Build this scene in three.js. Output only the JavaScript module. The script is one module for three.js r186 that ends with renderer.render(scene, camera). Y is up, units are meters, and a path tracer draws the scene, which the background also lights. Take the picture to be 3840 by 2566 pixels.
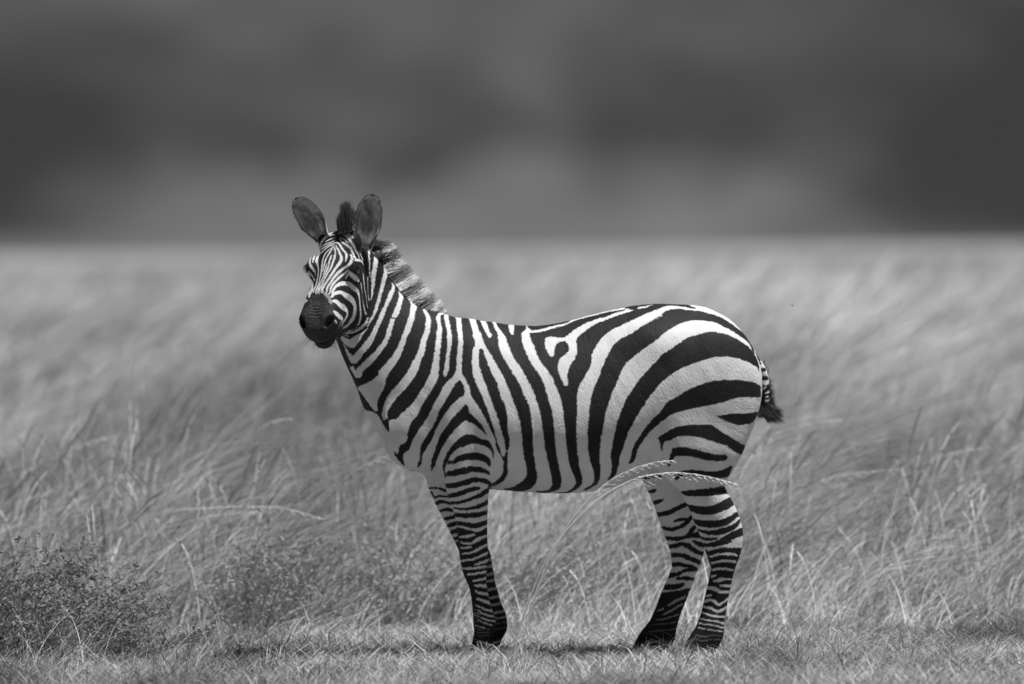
import * as THREE from 'three';
import { mergeGeometries } from 'three/addons/utils/BufferGeometryUtils.js';

// ---------------------------------------------------------------- camera, sky, sun, exposure
const scene = new THREE.Scene();
const EYE = 1.645, DIST = 22, FOCAL = DIST * 957;                 // a long lens, 22 m away, at a standing person's eye height
const PITCH = Math.atan((1283 - 905) / FOCAL);
const camera = new THREE.PerspectiveCamera(2 * Math.atan(1283 / FOCAL) * 180 / Math.PI, 3840 / 2566, 1, 9000);
camera.position.set(0, EYE, DIST);
camera.rotation.set(-PITCH, 0, 0);
camera.focus = DIST - 0.12;
camera.userData.fStop = 1.6;
camera.filmGauge = 36;
const renderer = new THREE.WebGLRenderer({ antialias: true });
renderer.toneMapping = THREE.LinearToneMapping;
renderer.toneMappingExposure = 1.25;
renderer.shadowMap.enabled = true;

function rng(seed) { let a = seed >>> 0; return () => { a = (a + 0x6D2B79F5) | 0; let t = Math.imul(a ^ (a >>> 15), 1 | a); t = (t + Math.imul(t ^ (t >>> 7), 61 | t)) ^ t; return ((t ^ (t >>> 14)) >>> 0) / 4294967296; }; }
function hash3(x, y, z) { let h = Math.imul(x, 374761393) ^ Math.imul(y, 668265263) ^ Math.imul(z, 2147483647 - 1013904223); h = Math.imul(h ^ (h >>> 13), 1274126177); return ((h ^ (h >>> 16)) >>> 0) / 4294967296; }
const fade = (t) => t * t * (3 - 2 * t), mix = (a, b, t) => a + (b - a) * t, clamp = (x, a, b) => Math.max(a, Math.min(b, x));
const sstep = (a, b, x) => { const t = clamp((x - a) / (b - a), 0, 1); return t * t * (3 - 2 * t); };
function noise(x, y, z = 0) {
  const i = Math.floor(x), j = Math.floor(y), k = Math.floor(z), u = fade(x - i), v = fade(y - j), w = fade(z - k);
  const c = (a, b, d) => hash3(i + a, j + b, k + d);
  return mix(mix(mix(c(0, 0, 0), c(1, 0, 0), u), mix(c(0, 1, 0), c(1, 1, 0), u), v), mix(mix(c(0, 0, 1), c(1, 0, 1), u), mix(c(0, 1, 1), c(1, 1, 1), u), v), w);
}
function fbm(x, y, z = 0, o = 4) { let s = 0, a = 0.5, n = 0; for (let k = 0; k < o; k++) { s += a * noise(x, y, z); n += a; a *= 0.5; x = x * 2.03 + 17.1; y = y * 2.03 + 5.7; z = z * 2.03 + 3.3; } return s / n; }

// storm sky: one grey overcast deck all round, with paler and darker cloud masses
{
  const W = 2048, H = 1024, data = new Float32Array(W * H * 4);
  const masses = [                                               // azimuth and elevation in degrees, spread, strength: the cloud banks above the horizon in front of the camera
    [-0.3, 0.05, 4.2, 0.55, 0.13], [-2.6, 0.4, 1.0, 0.3, 0.03], [-0.9, 0.45, 0.6, 0.3, 0.025], [0.2, 0.65, 0.8, 0.3, 0.045], [1.9, 0.6, 0.9, 0.42, 0.05], [0.3, 1.7, 0.42, 0.6, 0.045], [-0.9, 2.2, 0.8, 0.6, 0.02], [-1.7, 1.15, 0.6, 0.25, 0.022], [-3.2, 1.9, 0.7, 0.5, 0.012],
    [1.7, 1.25, 0.8, 0.2, -0.02], [-2.6, 0.85, 1.0, 0.16, -0.016], [5.6, 0.8, 2.2, 1.6, -0.02], [-5.6, 1.8, 2.0, 1.4, -0.018], [5.2, 0.15, 1.8, 0.4, -0.02], [-5.6, 0.1, 1.5, 0.35, -0.018],
  ];
  for (let j = 0; j < H; j++) {
    const el = (j + 0.5) / H * 180 - 90;                          // row 0 is straight down
    for (let i = 0; i < W; i++) {
      const az = ((i + 0.5) / W * 360 - 90);                      // -z (into the picture) is azimuth 0, +x is 90
      let a = az > 180 ? az - 360 : az;
      const ce = Math.cos(el * Math.PI / 180), dx = Math.sin(az * Math.PI / 180) * ce, dz = -Math.cos(az * Math.PI / 180) * ce, dy = Math.sin(el * Math.PI / 180);
      let L;
      if (el < -1.5) L = 0.16;
      else {
        const big = fbm(dx * 5 + 9, dy * 16 + 2, dz * 5 + 4, 5), fine = fbm(dx * 22 + 1, dy * 60, dz * 22, 4);
        L = 0.04 + 0.06 * sstep(0.3, 0.75, big) + 0.035 * (fine - 0.5);
        if (Math.abs(a) < 12 && el < 7) { const wa = a + 0.9 * (fbm(a * 0.8 + 3, el * 1.1, 1, 3) - 0.5), we = el + 0.9 * (fbm(a * 0.9 + 11, el * 1.2, 2, 3) - 0.5); for (const [ma, me, sa, se, st] of masses) L += st * Math.exp(-(((wa - ma) / sa) ** 2) - (((we - me) / se) ** 2)); L *= 0.6 + 0.8 * fbm(a * 1.1 + 5, el * 2.4, 3, 5); }
        L = Math.max(0.03, L);
      }
      const o = (j * W + i) * 4; data[o] = data[o + 1] = data[o + 2] = L; data[o + 3] = 1;
    }
  }
  const sky = new THREE.DataTexture(data, W, H, THREE.RGBAFormat, THREE.FloatType);
  sky.mapping = THREE.EquirectangularReflectionMapping; sky.magFilter = THREE.LinearFilter; sky.minFilter = THREE.LinearFilter; sky.needsUpdate = true;
  scene.background = sky; scene.environment = sky;
}
// the sun: close to overhead, a little behind the animal's rump (to the right) and a little to the camera's side
const SUN = new THREE.Vector3(0.27, 1, 0.14).normalize();
const sun = new THREE.DirectionalLight(0xffffff, 4.0);
sun.position.copy(SUN).multiplyScalar(40); sun.castShadow = true; sun.shadow.radius = 1; sun.shadow.mapSize.set(4096, 4096);
Object.assign(sun.shadow.camera, { left: -8, right: 8, top: 8, bottom: -8, near: 1, far: 90 });
scene.add(sun); scene.add(sun.target);

// measuring: a spot measured on the photograph, put at its own distance z (metres in front of the animal's middle plane)
function at(px, py, z = 0) {
  const rx = (px - 1920) / FOCAL, uy = (1283 - py) / FOCAL, c = Math.cos(PITCH), s = Math.sin(PITCH);
  const dx = rx, dy = -s + uy * c, dz = -c - uy * s, t = (z - DIST) / dz;
  return [dx * t, EYE + dy * t, z];
}
const ruler = (x0, y0, s) => (x, y) => [x0 + x / s, y0 + y / s];   // measuring frames of the close-ups
const PX = 1 / 957;
const rH = ruler(1080, 860, 3.5625), rN = ruler(1250, 900, 3.136), rS = ruler(1300, 1300, 2.8), rB = ruler(1600, 1180, 3.7333), rU = ruler(1700, 1500, 3.9117), rM = ruler(2000, 1120, 3.92),
  rR = ruler(2400, 1120, 3.0145), rT = ruler(2200, 1480, 3.3529), rL = ruler(1550, 1750, 2.09), rK = ruler(2250, 1650, 1.8446), rC = ruler(1050, 680, 2.3057), rQ = ruler(2750, 1280, 4.61), rP = (x, y) => [x, y], rV = (x, y) => [x * 1.63613, y * 1.63613];
const ground = (x, z) => 0.0115 * x + 0.012 * (fbm(x * 0.9 + 40, z * 0.9, 1, 3) - 0.5) - (z < -100 ? 0.0013 * (-z - 100) : 0) + (z < -60 ? 0.6 * (fbm(x * 0.012 + 3, z * 0.012, 2, 3) - 0.5) * sstep(-60, -260, z) : 0);

const taken = {};
function numbered(n) { const k = taken[n] = (taken[n] ?? -1) + 1; return k ? `${n}_${String(k).padStart(3, '0')}` : n; }
function put(o, name, label, category, group, parent = scene) {
  o.name = parent === scene ? numbered(name) : name;
  if (label) o.userData.label = label;
  if (category) o.userData.category = category;
  if (group) o.userData.group = group;
  o.traverse((m) => { if (m.isMesh) { m.castShadow = true; m.receiveShadow = true; } });
  parent.add(o); return o;
}
const grey = (v) => new THREE.Color().setRGB(v, v, v);
const CELLSIZE = 0.007;
// ---------------------------------------------------------------- the zebra's body: tapered bones and sections joined into one smooth surface
function spline(rows, steps) {                                     // Catmull-Rom through rows of numbers
  const out = [], n = rows.length;
  for (let i = 0; i < n - 1; i++) {
    const a = rows[Math.max(0, i - 1)], b = rows[i], c = rows[i + 1], d = rows[Math.min(n - 1, i + 2)];
    for (let k = 0; k < steps; k++) { const t = k / steps, t2 = t * t, t3 = t2 * t; out.push(b.map((_, q) => 0.5 * (2 * b[q] + (c[q] - a[q]) * t + (2 * a[q] - 5 * b[q] + 4 * c[q] - d[q]) * t2 + (3 * b[q] - a[q] - 3 * c[q] + d[q]) * t3))); }
  }
  out.push(rows[n - 1]); return out;
}
// rows: centre x, centre y, half height in the side plane, half width across, centre z, and how much wider the underside is than the top
function sweep(rows, steps = 3) {
  const s = spline(rows, steps), n = s.length, A = new Float64Array(n * 6); s.forEach((r, i) => { for (let q = 0; q < 6; q++) A[i * 6 + q] = r[q] ?? 0; });
  return (x, y, z) => {
    let best = 1e9;
    for (let i = 0; i < n - 1; i++) {
      const o = i * 6, ax = A[o], ay = A[o + 1], bx = A[o + 6] - ax, by = A[o + 7] - ay, px = x - ax, py = y - ay;
      let t = (px * bx + py * by) / (bx * bx + by * by + 1e-12); t = t < 0 ? 0 : t > 1 ? 1 : t;
      const ex = px - bx * t, ey = py - by * t, a = A[o + 2] + (A[o + 8] - A[o + 2]) * t, egg = A[o + 5] + (A[o + 11] - A[o + 5]) * t;
      const r = Math.sqrt(ex * ex + ey * ey);
      let b = A[o + 3] + (A[o + 9] - A[o + 3]) * t;
      if (egg) b *= 1 - egg * clamp(ey / a, -1.1, 1.1);
      const dz = z - (A[o + 4] + (A[o + 10] - A[o + 4]) * t), qa = r / a, qb = dz / b, k0 = Math.sqrt(qa * qa + qb * qb), k1 = Math.sqrt((qa / a) ** 2 + (qb / b) ** 2);
      const d = k1 > 1e-9 ? k0 * (k0 - 1) / k1 : -Math.min(a, b);
      if (d < best) best = d;
    }
    return best;
  };
}
const blob = (cx, cy, cz, rx, ry, rz) => (x, y, z) => { const a = (x - cx) / rx, b = (y - cy) / ry, c = (z - cz) / rz, k0 = Math.sqrt(a * a + b * b + c * c), k1 = Math.sqrt((a / rx) ** 2 + (b / ry) ** 2 + (c / rz) ** 2); return k1 > 1e-9 ? k0 * (k0 - 1) / k1 : -Math.min(rx, ry, rz); };
const tilted = (cx, cy, cz, rx, ry, rz, deg) => { const f = blob(0, 0, 0, rx, ry, rz), c = Math.cos(deg * Math.PI / 180), s = Math.sin(deg * Math.PI / 180); return (x, y, z) => { const X = x - cx, Y = y - cy; return f(X * c + Y * s, -X * s + Y * c, z - cz); }; };
const smin = (a, b, k) => { const h = Math.max(k - Math.abs(a - b), 0) / k; return Math.min(a, b) - h * h * k * 0.25; };
const smax = (a, b, k) => -smin(-a, -b, k);

// a row from two edge points (in a measuring frame), the half width across, the depth of its centre
const edge = (r, x1, y1, x2, y2, b, cz = 0, egg = 0) => { const p = at(...r(x1, y1), cz), q = at(...r(x2, y2), cz); return [(p[0] + q[0]) / 2, (p[1] + q[1]) / 2, Math.hypot(p[0] - q[0], p[1] - q[1]) / 2, b, cz, egg]; };
const disc = (px, py, a, b, cz = 0, egg = 0) => { const p = at(px, py, cz); return [p[0], p[1], a * PX, b, cz, egg]; };

const trunk = sweep([
  disc(1742, 1512, 298, 0.185, 0, 0.05), disc(1830, 1524, 308, 0.225, 0, 0.1), disc(1920, 1532, 311, 0.258, 0, 0.14), disc(2020, 1536, 314, 0.282, 0, 0.16), disc(2150, 1529, 322, 0.29, 0, 0.16),
  disc(2260, 1504, 322, 0.284, 0, 0.12), disc(2350, 1468, 311, 0.272, 0, 0.06), disc(2440, 1440, 297, 0.262, 0, 0.0), disc(2510, 1432, 290, 0.25), disc(2566, 1431, 288, 0.228),
]);
const neck = sweep([
  disc(1326, 985, 72, 0.05, 0.0), disc(1356, 1062, 112, 0.056, -0.022), edge(rP, 1466, 1030, 1285, 1262, 0.066, -0.028), edge(rP, 1531, 1107, 1300, 1338, 0.08, -0.02), edge(rP, 1590, 1160, 1326, 1408, 0.094, -0.01),
  edge(rP, 1645, 1203, 1362, 1480, 0.112), edge(rP, 1720, 1214, 1405, 1560, 0.132), disc(1612, 1445, 262, 0.155), disc(1690, 1490, 288, 0.17),
]);
const foreNear = sweep([
  edge(rL, 190, -330, 600, -330, 0.07, 0.125), edge(rL, 235, -120, 606, -120, 0.066, 0.142), edge(rL, 245, 0, 602, 0, 0.064, 0.148), edge(rL, 247, 100, 594, 100, 0.062, 0.148), edge(rL, 270, 200, 590, 200, 0.058, 0.146), edge(rL, 300, 300, 584, 300, 0.054, 0.143),
  edge(rL, 324, 400, 580, 400, 0.05, 0.14), edge(rL, 338, 500, 577, 500, 0.047, 0.137), edge(rL, 350, 600, 577, 600, 0.045, 0.134), edge(rL, 358, 680, 579, 690, 0.046, 0.132), edge(rL, 374, 770, 577, 780, 0.045, 0.13),
  edge(rL, 402, 850, 572, 850, 0.038, 0.128), edge(rL, 432, 920, 573, 920, 0.032, 0.126), edge(rL, 450, 1000, 586, 1000, 0.029, 0.125), edge(rL, 461, 1090, 604, 1090, 0.029, 0.124), edge(rL, 468, 1170, 630, 1170, 0.031, 0.123), edge(rL, 470, 1235, 646, 1235, 0.036, 0.122),
  edge(rL, 476, 1285, 626, 1300, 0.034, 0.122), edge(rL, 470, 1335, 578, 1362, 0.033, 0.122), edge(rL, 456, 1395, 566, 1415, 0.036, 0.122),
]);
const foreFar = sweep([
  disc(...rL(210, -150), 80, 0.062, -0.12), disc(...rL(222, 20), 70, 0.06, -0.128), disc(...rL(255, 180), 59, 0.055, -0.13), disc(...rL(300, 290), 55, 0.052, -0.13), disc(...rL(350, 400), 52, 0.05, -0.13), disc(...rL(398, 500), 51, 0.047, -0.13), disc(...rL(450, 610), 50.5, 0.045, -0.13),
  disc(...rL(502, 715), 51, 0.046, -0.13), disc(...rL(533, 800), 44, 0.042, -0.13), disc(...rL(556, 860), 38, 0.036, -0.13), disc(...rL(572, 920), 34, 0.031, -0.13), disc(...rL(597, 1000), 33, 0.029, -0.13), disc(...rL(624, 1090), 32, 0.029, -0.13), disc(...rL(650, 1160), 35, 0.032, -0.13),
  disc(...rL(660, 1220), 36, 0.036, -0.13), disc(...rL(662, 1272), 35, 0.036, -0.13), disc(...rL(645, 1330), 29, 0.034, -0.13), disc(...rL(630, 1395), 26, 0.035, -0.13),
]);
const hindNear = sweep([
  edge(rP, 2395, 1450, 2836, 1450, 0.115, 0.115), edge(rP, 2432, 1550, 2826, 1550, 0.112, 0.125), edge(rP, 2480, 1640, 2796, 1640, 0.104, 0.135), edge(rP, 2493, 1700, 2767, 1700, 0.096, 0.14), edge(rP, 2508, 1748, 2740, 1748, 0.087, 0.142), edge(rP, 2532, 1788, 2719, 1788, 0.079, 0.142),
  edge(rP, 2559, 1840, 2721, 1840, 0.07, 0.14), edge(rP, 2580, 1890, 2739, 1882, 0.062, 0.138), edge(rP, 2600, 1944, 2764, 1928, 0.054, 0.136), edge(rP, 2628, 2008, 2785, 1985, 0.048, 0.132), edge(rP, 2640, 2048, 2784, 2028, 0.047, 0.13), edge(rP, 2656, 2096, 2770, 2080, 0.044, 0.128),
  edge(rP, 2664, 2138, 2754, 2130, 0.037, 0.126), edge(rP, 2657, 2184, 2744, 2184, 0.032, 0.124), edge(rP, 2645, 2236, 2733, 2236, 0.03, 0.122), edge(rP, 2632, 2292, 2723, 2292, 0.031, 0.12), edge(rP, 2622, 2330, 2717, 2330, 0.035, 0.12),
  edge(rP, 2604, 2372, 2714, 2378, 0.038, 0.12), edge(rP, 2583, 2404, 2694, 2412, 0.039, 0.12), edge(rP, 2566, 2430, 2660, 2440, 0.041, 0.12),
]);
const hindFar = sweep([
  edge(rK, 250, -120, 760, -120, 0.11, -0.11), edge(rK, 255, 60, 660, 60, 0.1, -0.12), edge(rK, 266, 190, 620, 190, 0.085, -0.125), edge(rK, 318, 300, 622, 300, 0.075, -0.13), edge(rK, 360, 400, 634, 400, 0.066, -0.13), edge(rK, 400, 530, 668, 510, 0.057, -0.13),
  edge(rK, 432, 620, 700, 600, 0.05, -0.13), edge(rK, 460, 695, 726, 670, 0.047, -0.13), edge(rK, 482, 765, 722, 755, 0.046, -0.13), edge(rK, 491, 835, 697, 840, 0.044, -0.13), edge(rK, 490, 900, 668, 905, 0.038, -0.13), edge(rK, 470, 968, 645, 975, 0.033, -0.13),
  edge(rK, 440, 1035, 617, 1045, 0.031, -0.13), edge(rK, 411, 1100, 590, 1115, 0.03, -0.13), edge(rK, 386, 1168, 563, 1185, 0.031, -0.13), edge(rK, 362, 1228, 546, 1240, 0.033, -0.13), edge(rK, 332, 1295, 530, 1300, 0.036, -0.13), edge(rK, 292, 1348, 516, 1362, 0.038, -0.13),
  edge(rK, 256, 1395, 450, 1400, 0.039, -0.13), edge(rK, 232, 1435, 392, 1440, 0.041, -0.13),
]);
const dock = sweep([
  disc(...rQ(240, 60), 7, 0.028, -0.01), disc(...rQ(330, 230), 11, 0.026, -0.015), disc(...rQ(430, 390), 14, 0.024, -0.02), disc(...rQ(500, 520), 15, 0.022, -0.025), disc(...rQ(535, 660), 15, 0.021, -0.03), disc(...rQ(552, 800), 15, 0.02, -0.03), disc(...rQ(558, 950), 15, 0.019, -0.03), disc(...rQ(550, 1090), 14, 0.018, -0.03), disc(...rQ(540, 1200), 10, 0.014, -0.03),
]);
// the head has its own axes: across (to the animal's left), along (poll to lips), out (from jaw to forehead)
const yaw = 22 * Math.PI / 180, nod = 35 * Math.PI / 180;
const HS = new THREE.Vector3(Math.cos(yaw), 0.02, Math.sin(yaw)).normalize();
const HD = new THREE.Vector3(-Math.sin(yaw) * Math.sin(nod), -Math.cos(nod), Math.cos(yaw) * Math.sin(nod)).normalize();
const HN = new THREE.Vector3().crossVectors(HS, HD).negate().normalize(); HS.crossVectors(HN, HD).normalize();
const HO = new THREE.Vector3(...at(1270, 866, 0.095));
const HK = 0.97;                                                    // size of this head
const toHead = (x, y, z) => { const a = x - HO.x, b = y - HO.y, c = z - HO.z; return [(a * HS.x + b * HS.y + c * HS.z) / HK, (a * HD.x + b * HD.y + c * HD.z) / HK, (a * HN.x + b * HN.y + c * HN.z) / HK]; };
const fromHead = (s, l, n) => new THREE.Vector3().copy(HO).addScaledVector(HS, s * HK).addScaledVector(HD, l * HK).addScaledVector(HN, n * HK);
const hr = (l, top, bot, w, egg = 0) => [l, (top + bot) / 2, (top - bot) / 2, w, 0, egg];
const skull = sweep([
  hr(0.03, 0.0, -0.15, 0.062), hr(0.06, 0.012, -0.185, 0.075), hr(0.10, 0.02, -0.225, 0.085, -0.05), hr(0.15, 0.021, -0.275, 0.089, -0.1), hr(0.20, 0.016, -0.292, 0.086, -0.12), hr(0.25, 0.006, -0.28, 0.079, -0.12), hr(0.30, 0.0, -0.245, 0.075, -0.06), hr(0.335, -0.002, -0.205, 0.078, 0.03),
  hr(0.37, -0.004, -0.17, 0.077, 0.05), hr(0.405, -0.008, -0.145, 0.068),
], 4);
const headBits = [
  [blob(0.084, 0.152, -0.042, 0.031, 0.05, 0.044), 0.02], [blob(0.056, 0.2, -0.185, 0.042, 0.11, 0.1), 0.035], [blob(0.046, 0.402, -0.046, 0.036, 0.05, 0.042), 0.025], [blob(0.052, 0.235, -0.07, 0.03, 0.085, 0.02), 0.02], [blob(0.06, 0.03, -0.03, 0.03, 0.04, 0.04), 0.03], [blob(0.043, 0.325, -0.04, 0.032, 0.09, 0.036), 0.03],
];
const chin = blob(0, 0.437, -0.132, 0.044, 0.042, 0.03), lip = blob(0, 0.447, -0.068, 0.055, 0.035, 0.047);
const mouth = blob(0, 0.48, -0.108, 0.075, 0.08, 0.0055), nostril = tilted(0.057, 0.428, -0.018, 0.0105, 0.026, 0.03, 30), socket = blob(0.114, 0.163, -0.045, 0.013, 0.02, 0.017);
function headField(x, y, z) {
  const a = x - HO.x, b = y - HO.y, c = z - HO.z, s = (a * HS.x + b * HS.y + c * HS.z) / HK, l = (a * HD.x + b * HD.y + c * HD.z) / HK, n = (a * HN.x + b * HN.y + c * HN.z) / HK, S = Math.abs(s);
  let d = skull(l, n, s);
  if (d > 0.15) return d * HK;
  for (const [f, k] of headBits) d = smin(d, f(S, l, n), k);
  d = smin(d, lip(s, l, n), 0.02); d = smin(d, chin(s, l, n), 0.014);
  if (l > 0.33 && n > -0.07) d += 0.0011 * Math.sin(l * 430 + 14 * Math.abs(s) + 3 * noise(s * 60, l * 60, n * 60)) * sstep(0.35, 0.37, l) * sstep(0.425, 0.405, l) * sstep(0.04, 0.01, S) + 0.0016 * (noise(s * 130, l * 130, n * 130) - 0.5) * sstep(0.34, 0.38, l);
  d = smax(d, -mouth(s, l, n), 0.006); d = smax(d, -nostril(S, l, n), 0.006); d = smax(d, -socket(S, l, n), 0.006);
  return d * HK;
}
const pt = (px, py, z) => at(px, py, z);
const muscle = [];                                                   // paired muscles: f(x, y, |z|)
{
  const q = (px, py, z, rx, ry, rz, deg, k) => { const p = at(px, py, z); muscle.push([tilted(p[0], p[1], z, rx, ry, rz, deg), k]); };
  q(1615, 1470, 0.135, 0.09, 0.24, 0.06, -28, 0.06);      // shoulder blade
  q(1545, 1640, 0.115, 0.11, 0.13, 0.065, 10, 0.06);      // point of the shoulder
  q(1760, 1690, 0.15, 0.09, 0.14, 0.06, 20, 0.05);        // upper arm
  q(2545, 1640, 0.15, 0.13, 0.17, 0.085, 18, 0.06);       // stifle
  q(2700, 1430, 0.13, 0.14, 0.2, 0.09, 0, 0.08);          // buttock
  q(2440, 1300, 0.13, 0.12, 0.07, 0.08, 12, 0.08);        // hip
}
const PARTS = ['trunk', 'neck', 'foreNear', 'foreFar', 'hindNear', 'hindFar', 'dock', 'head'];
const fields = [
  { f: trunk, k: 0.05 }, { f: neck, k: 0.07 }, { f: foreNear, k: 0.035 }, { f: foreFar, k: 0.035 }, { f: hindNear, k: 0.05 }, { f: hindFar, k: 0.05 }, { f: dock, k: 0.012 }, { f: headField, k: 0.03 },
  ...muscle.map(([f, k]) => ({ f: (x, y, z) => f(x, y, Math.abs(z)), k })),
];
function body(x, y, z, use = fields) {
  let d = 1e3; for (const p of use) d = d > 100 ? p.f(x, y, z) : smin(d, p.f(x, y, z), p.k);
  if (d < 0.03 && d > -0.03 && x > -0.62 && y > 0.35) d += 0.006 * (noise(x * 9 + 3, y * 7, z * 9 + 8) - 0.5) + 0.0026 * (noise(x * 25 + y * 8, y * 14, z * 25) - 0.5);   // muscle, ribs and loose skin
  return d;
}

// mesh the field: naive surface nets on a sparse grid, then one refinement
function meshBody(h) {
  const lo = [-0.95, -0.03, -0.42], n = [Math.ceil(2.05 / h / 8) * 8, Math.ceil(1.75 / h / 8) * 8, Math.ceil(0.95 / h / 8) * 8], NX = n[0] + 1, NY = n[1] + 1;
  const blocks = [], half = 4 * h, key = (i, j, k) => (k * NY + j) * NX + i, vert = new Map(), pos = [], lists = [], use = [];
  for (let bk = 0; bk < n[2]; bk += 8) for (let bj = 0; bj < n[1]; bj += 8) for (let bi = 0; bi < n[0]; bi += 8) {
    const cx = lo[0] + bi * h + half, cy = lo[1] + bj * h + half, cz = lo[2] + bk * h + half, near = [];
    let m = 1e9;
    for (const p of fields) { const d = p.f(cx, cy, cz); if (d < half * 3.2 + p.k) near.push(p); if (d < m) m = d; }
    if (!near.length || m > half * 2.6 || m < -half * 3.5 - 0.03) continue;
    const v = new Float32Array(729); let neg = 0;
    for (let k = 0; k < 9; k++) for (let j = 0; j < 9; j++) for (let i = 0; i < 9; i++) { const d = body(lo[0] + (bi + i) * h, lo[1] + (bj + j) * h, lo[2] + (bk + k) * h, near); v[(k * 9 + j) * 9 + i] = d; if (d < 0) neg++; }
    if (neg && neg < 729) blocks.push([bi, bj, bk, v, near]);
  }
  const E = [[0, 1], [2, 3], [4, 5], [6, 7], [0, 2], [1, 3], [4, 6], [5, 7], [0, 4], [1, 5], [2, 6], [3, 7]];
  for (const [bi, bj, bk, v, near] of blocks) {
    const g = lists.push(near) - 1;
    for (let k = 0; k < 8; k++) for (let j = 0; j < 8; j++) for (let i = 0; i < 8; i++) {
      const c = []; let s = 0;
      for (let q = 0; q < 8; q++) { const d = v[((k + (q >> 2)) * 9 + j + ((q >> 1) & 1)) * 9 + i + (q & 1)]; c.push(d); if (d < 0) s++; }
      if (!s || s === 8) continue;
      let x = 0, y = 0, z = 0, m = 0;
      for (const [a, b] of E) if ((c[a] < 0) !== (c[b] < 0)) { const t = c[a] / (c[a] - c[b]); x += (a & 1) + t * ((b & 1) - (a & 1)); y += ((a >> 1) & 1) + t * (((b >> 1) & 1) - ((a >> 1) & 1)); z += (a >> 2) + t * ((b >> 2) - (a >> 2)); m++; }
      vert.set(key(bi + i, bj + j, bk + k), pos.length / 3); use.push(g);
      pos.push(lo[0] + (bi + i + x / m) * h, lo[1] + (bj + j + y / m) * h, lo[2] + (bk + k + z / m) * h);
    }
  }
  const quads = [];
  for (const [bi, bj, bk, v] of blocks) for (let k = 0; k < 8; k++) for (let j = 0; j < 8; j++) for (let i = 0; i < 8; i++) {
    const o = (k * 9 + j) * 9 + i, d0 = v[o] < 0, I = bi + i, J = bj + j, K = bk + k;
    const link = (a, b, c, d, flip) => { const q = [vert.get(a), vert.get(b), vert.get(c), vert.get(d)]; if (q.some((e) => e === undefined)) return; quads.push(...(flip ? [q[3], q[2], q[1], q[0]] : q)); };
    if (d0 !== v[o + 1] < 0) link(key(I, J - 1, K - 1), key(I, J, K - 1), key(I, J, K), key(I, J - 1, K), !d0);
    if (d0 !== v[o + 9] < 0) link(key(I - 1, J, K - 1), key(I - 1, J, K), key(I, J, K), key(I, J, K - 1), !d0);
    if (d0 !== v[o + 81] < 0) link(key(I - 1, J - 1, K), key(I, J - 1, K), key(I, J, K), key(I - 1, J, K), !d0);
  }
  const P = pos.slice(), mid = new Map(), tri = [], total = pos.length / 3;
  const middle = (a, b) => { const k = a < b ? a * total + b : b * total + a; let m = mid.get(k); if (m === undefined) { m = P.length / 3; mid.set(k, m); P.push((P[a * 3] + P[b * 3]) / 2, (P[a * 3 + 1] + P[b * 3 + 1]) / 2, (P[a * 3 + 2] + P[b * 3 + 2]) / 2); use.push(use[a]); } return m; };
  for (let q = 0; q < quads.length; q += 4) {
    const [a, b, c, d] = quads.slice(q, q + 4), ab = middle(a, b), bc = middle(b, c), cd = middle(c, d), da = middle(d, a), m = P.length / 3;
    P.push((P[a * 3] + P[b * 3] + P[c * 3] + P[d * 3]) / 4, (P[a * 3 + 1] + P[b * 3 + 1] + P[c * 3 + 1] + P[d * 3 + 1]) / 4, (P[a * 3 + 2] + P[b * 3 + 2] + P[c * 3 + 2] + P[d * 3 + 2]) / 4); use.push(use[a]);
    for (const [x, y, z, w] of [[a, ab, m, da], [ab, b, bc, m], [m, bc, c, cd], [da, m, cd, d]]) tri.push(x, y, z, x, z, w);
  }
  const N = new Float32Array(P.length), e = 0.0012;
  for (let i = 0; i < P.length; i += 3) {
    const L = lists[use[i / 3]]; let x = P[i], y = P[i + 1], z = P[i + 2], gx, gy, gz;
    for (let k = 0; k < 2; k++) {
      const d = body(x, y, z, L); gx = body(x + e, y, z, L) - d; gy = body(x, y + e, z, L) - d; gz = body(x, y, z + e, L) - d;
      const g = Math.hypot(gx, gy, gz) || 1; if (k === 0) { const s = clamp(-d * e / (g * g), -h * 0.6 / g, h * 0.6 / g); x += gx * s; y += gy * s; z += gz * s; } else { N[i] = gx / g; N[i + 1] = gy / g; N[i + 2] = gz / g; }
    }
    P[i] = x; P[i + 1] = y; P[i + 2] = z;
  }
  return { P: new Float32Array(P), N, tri };
}
// ---------------------------------------------------------------- the coat: stripes drawn in the animal's side plane (both flanks alike), with its own sheet for each far leg
const SHEET = { x0: -0.9, y1: 1.8, s: 850, w: 1750, h: 1640 };
function sheet(base) { const c = document.createElement('canvas'); c.width = SHEET.w; c.height = SHEET.h; const g = c.getContext('2d'); g.fillStyle = base; g.fillRect(0, 0, SHEET.w, SHEET.h); return { c, g }; }
const onSheet = (r, x, y, z) => { const p = at(...r(x, y), z); return [(p[0] - SHEET.x0) * SHEET.s, (SHEET.y1 - p[1]) * SHEET.s]; };
const pairs = (a) => { const o = []; for (let i = 0; i < a.length; i += 2) o.push([a[i], a[i + 1]]); return o; };
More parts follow.
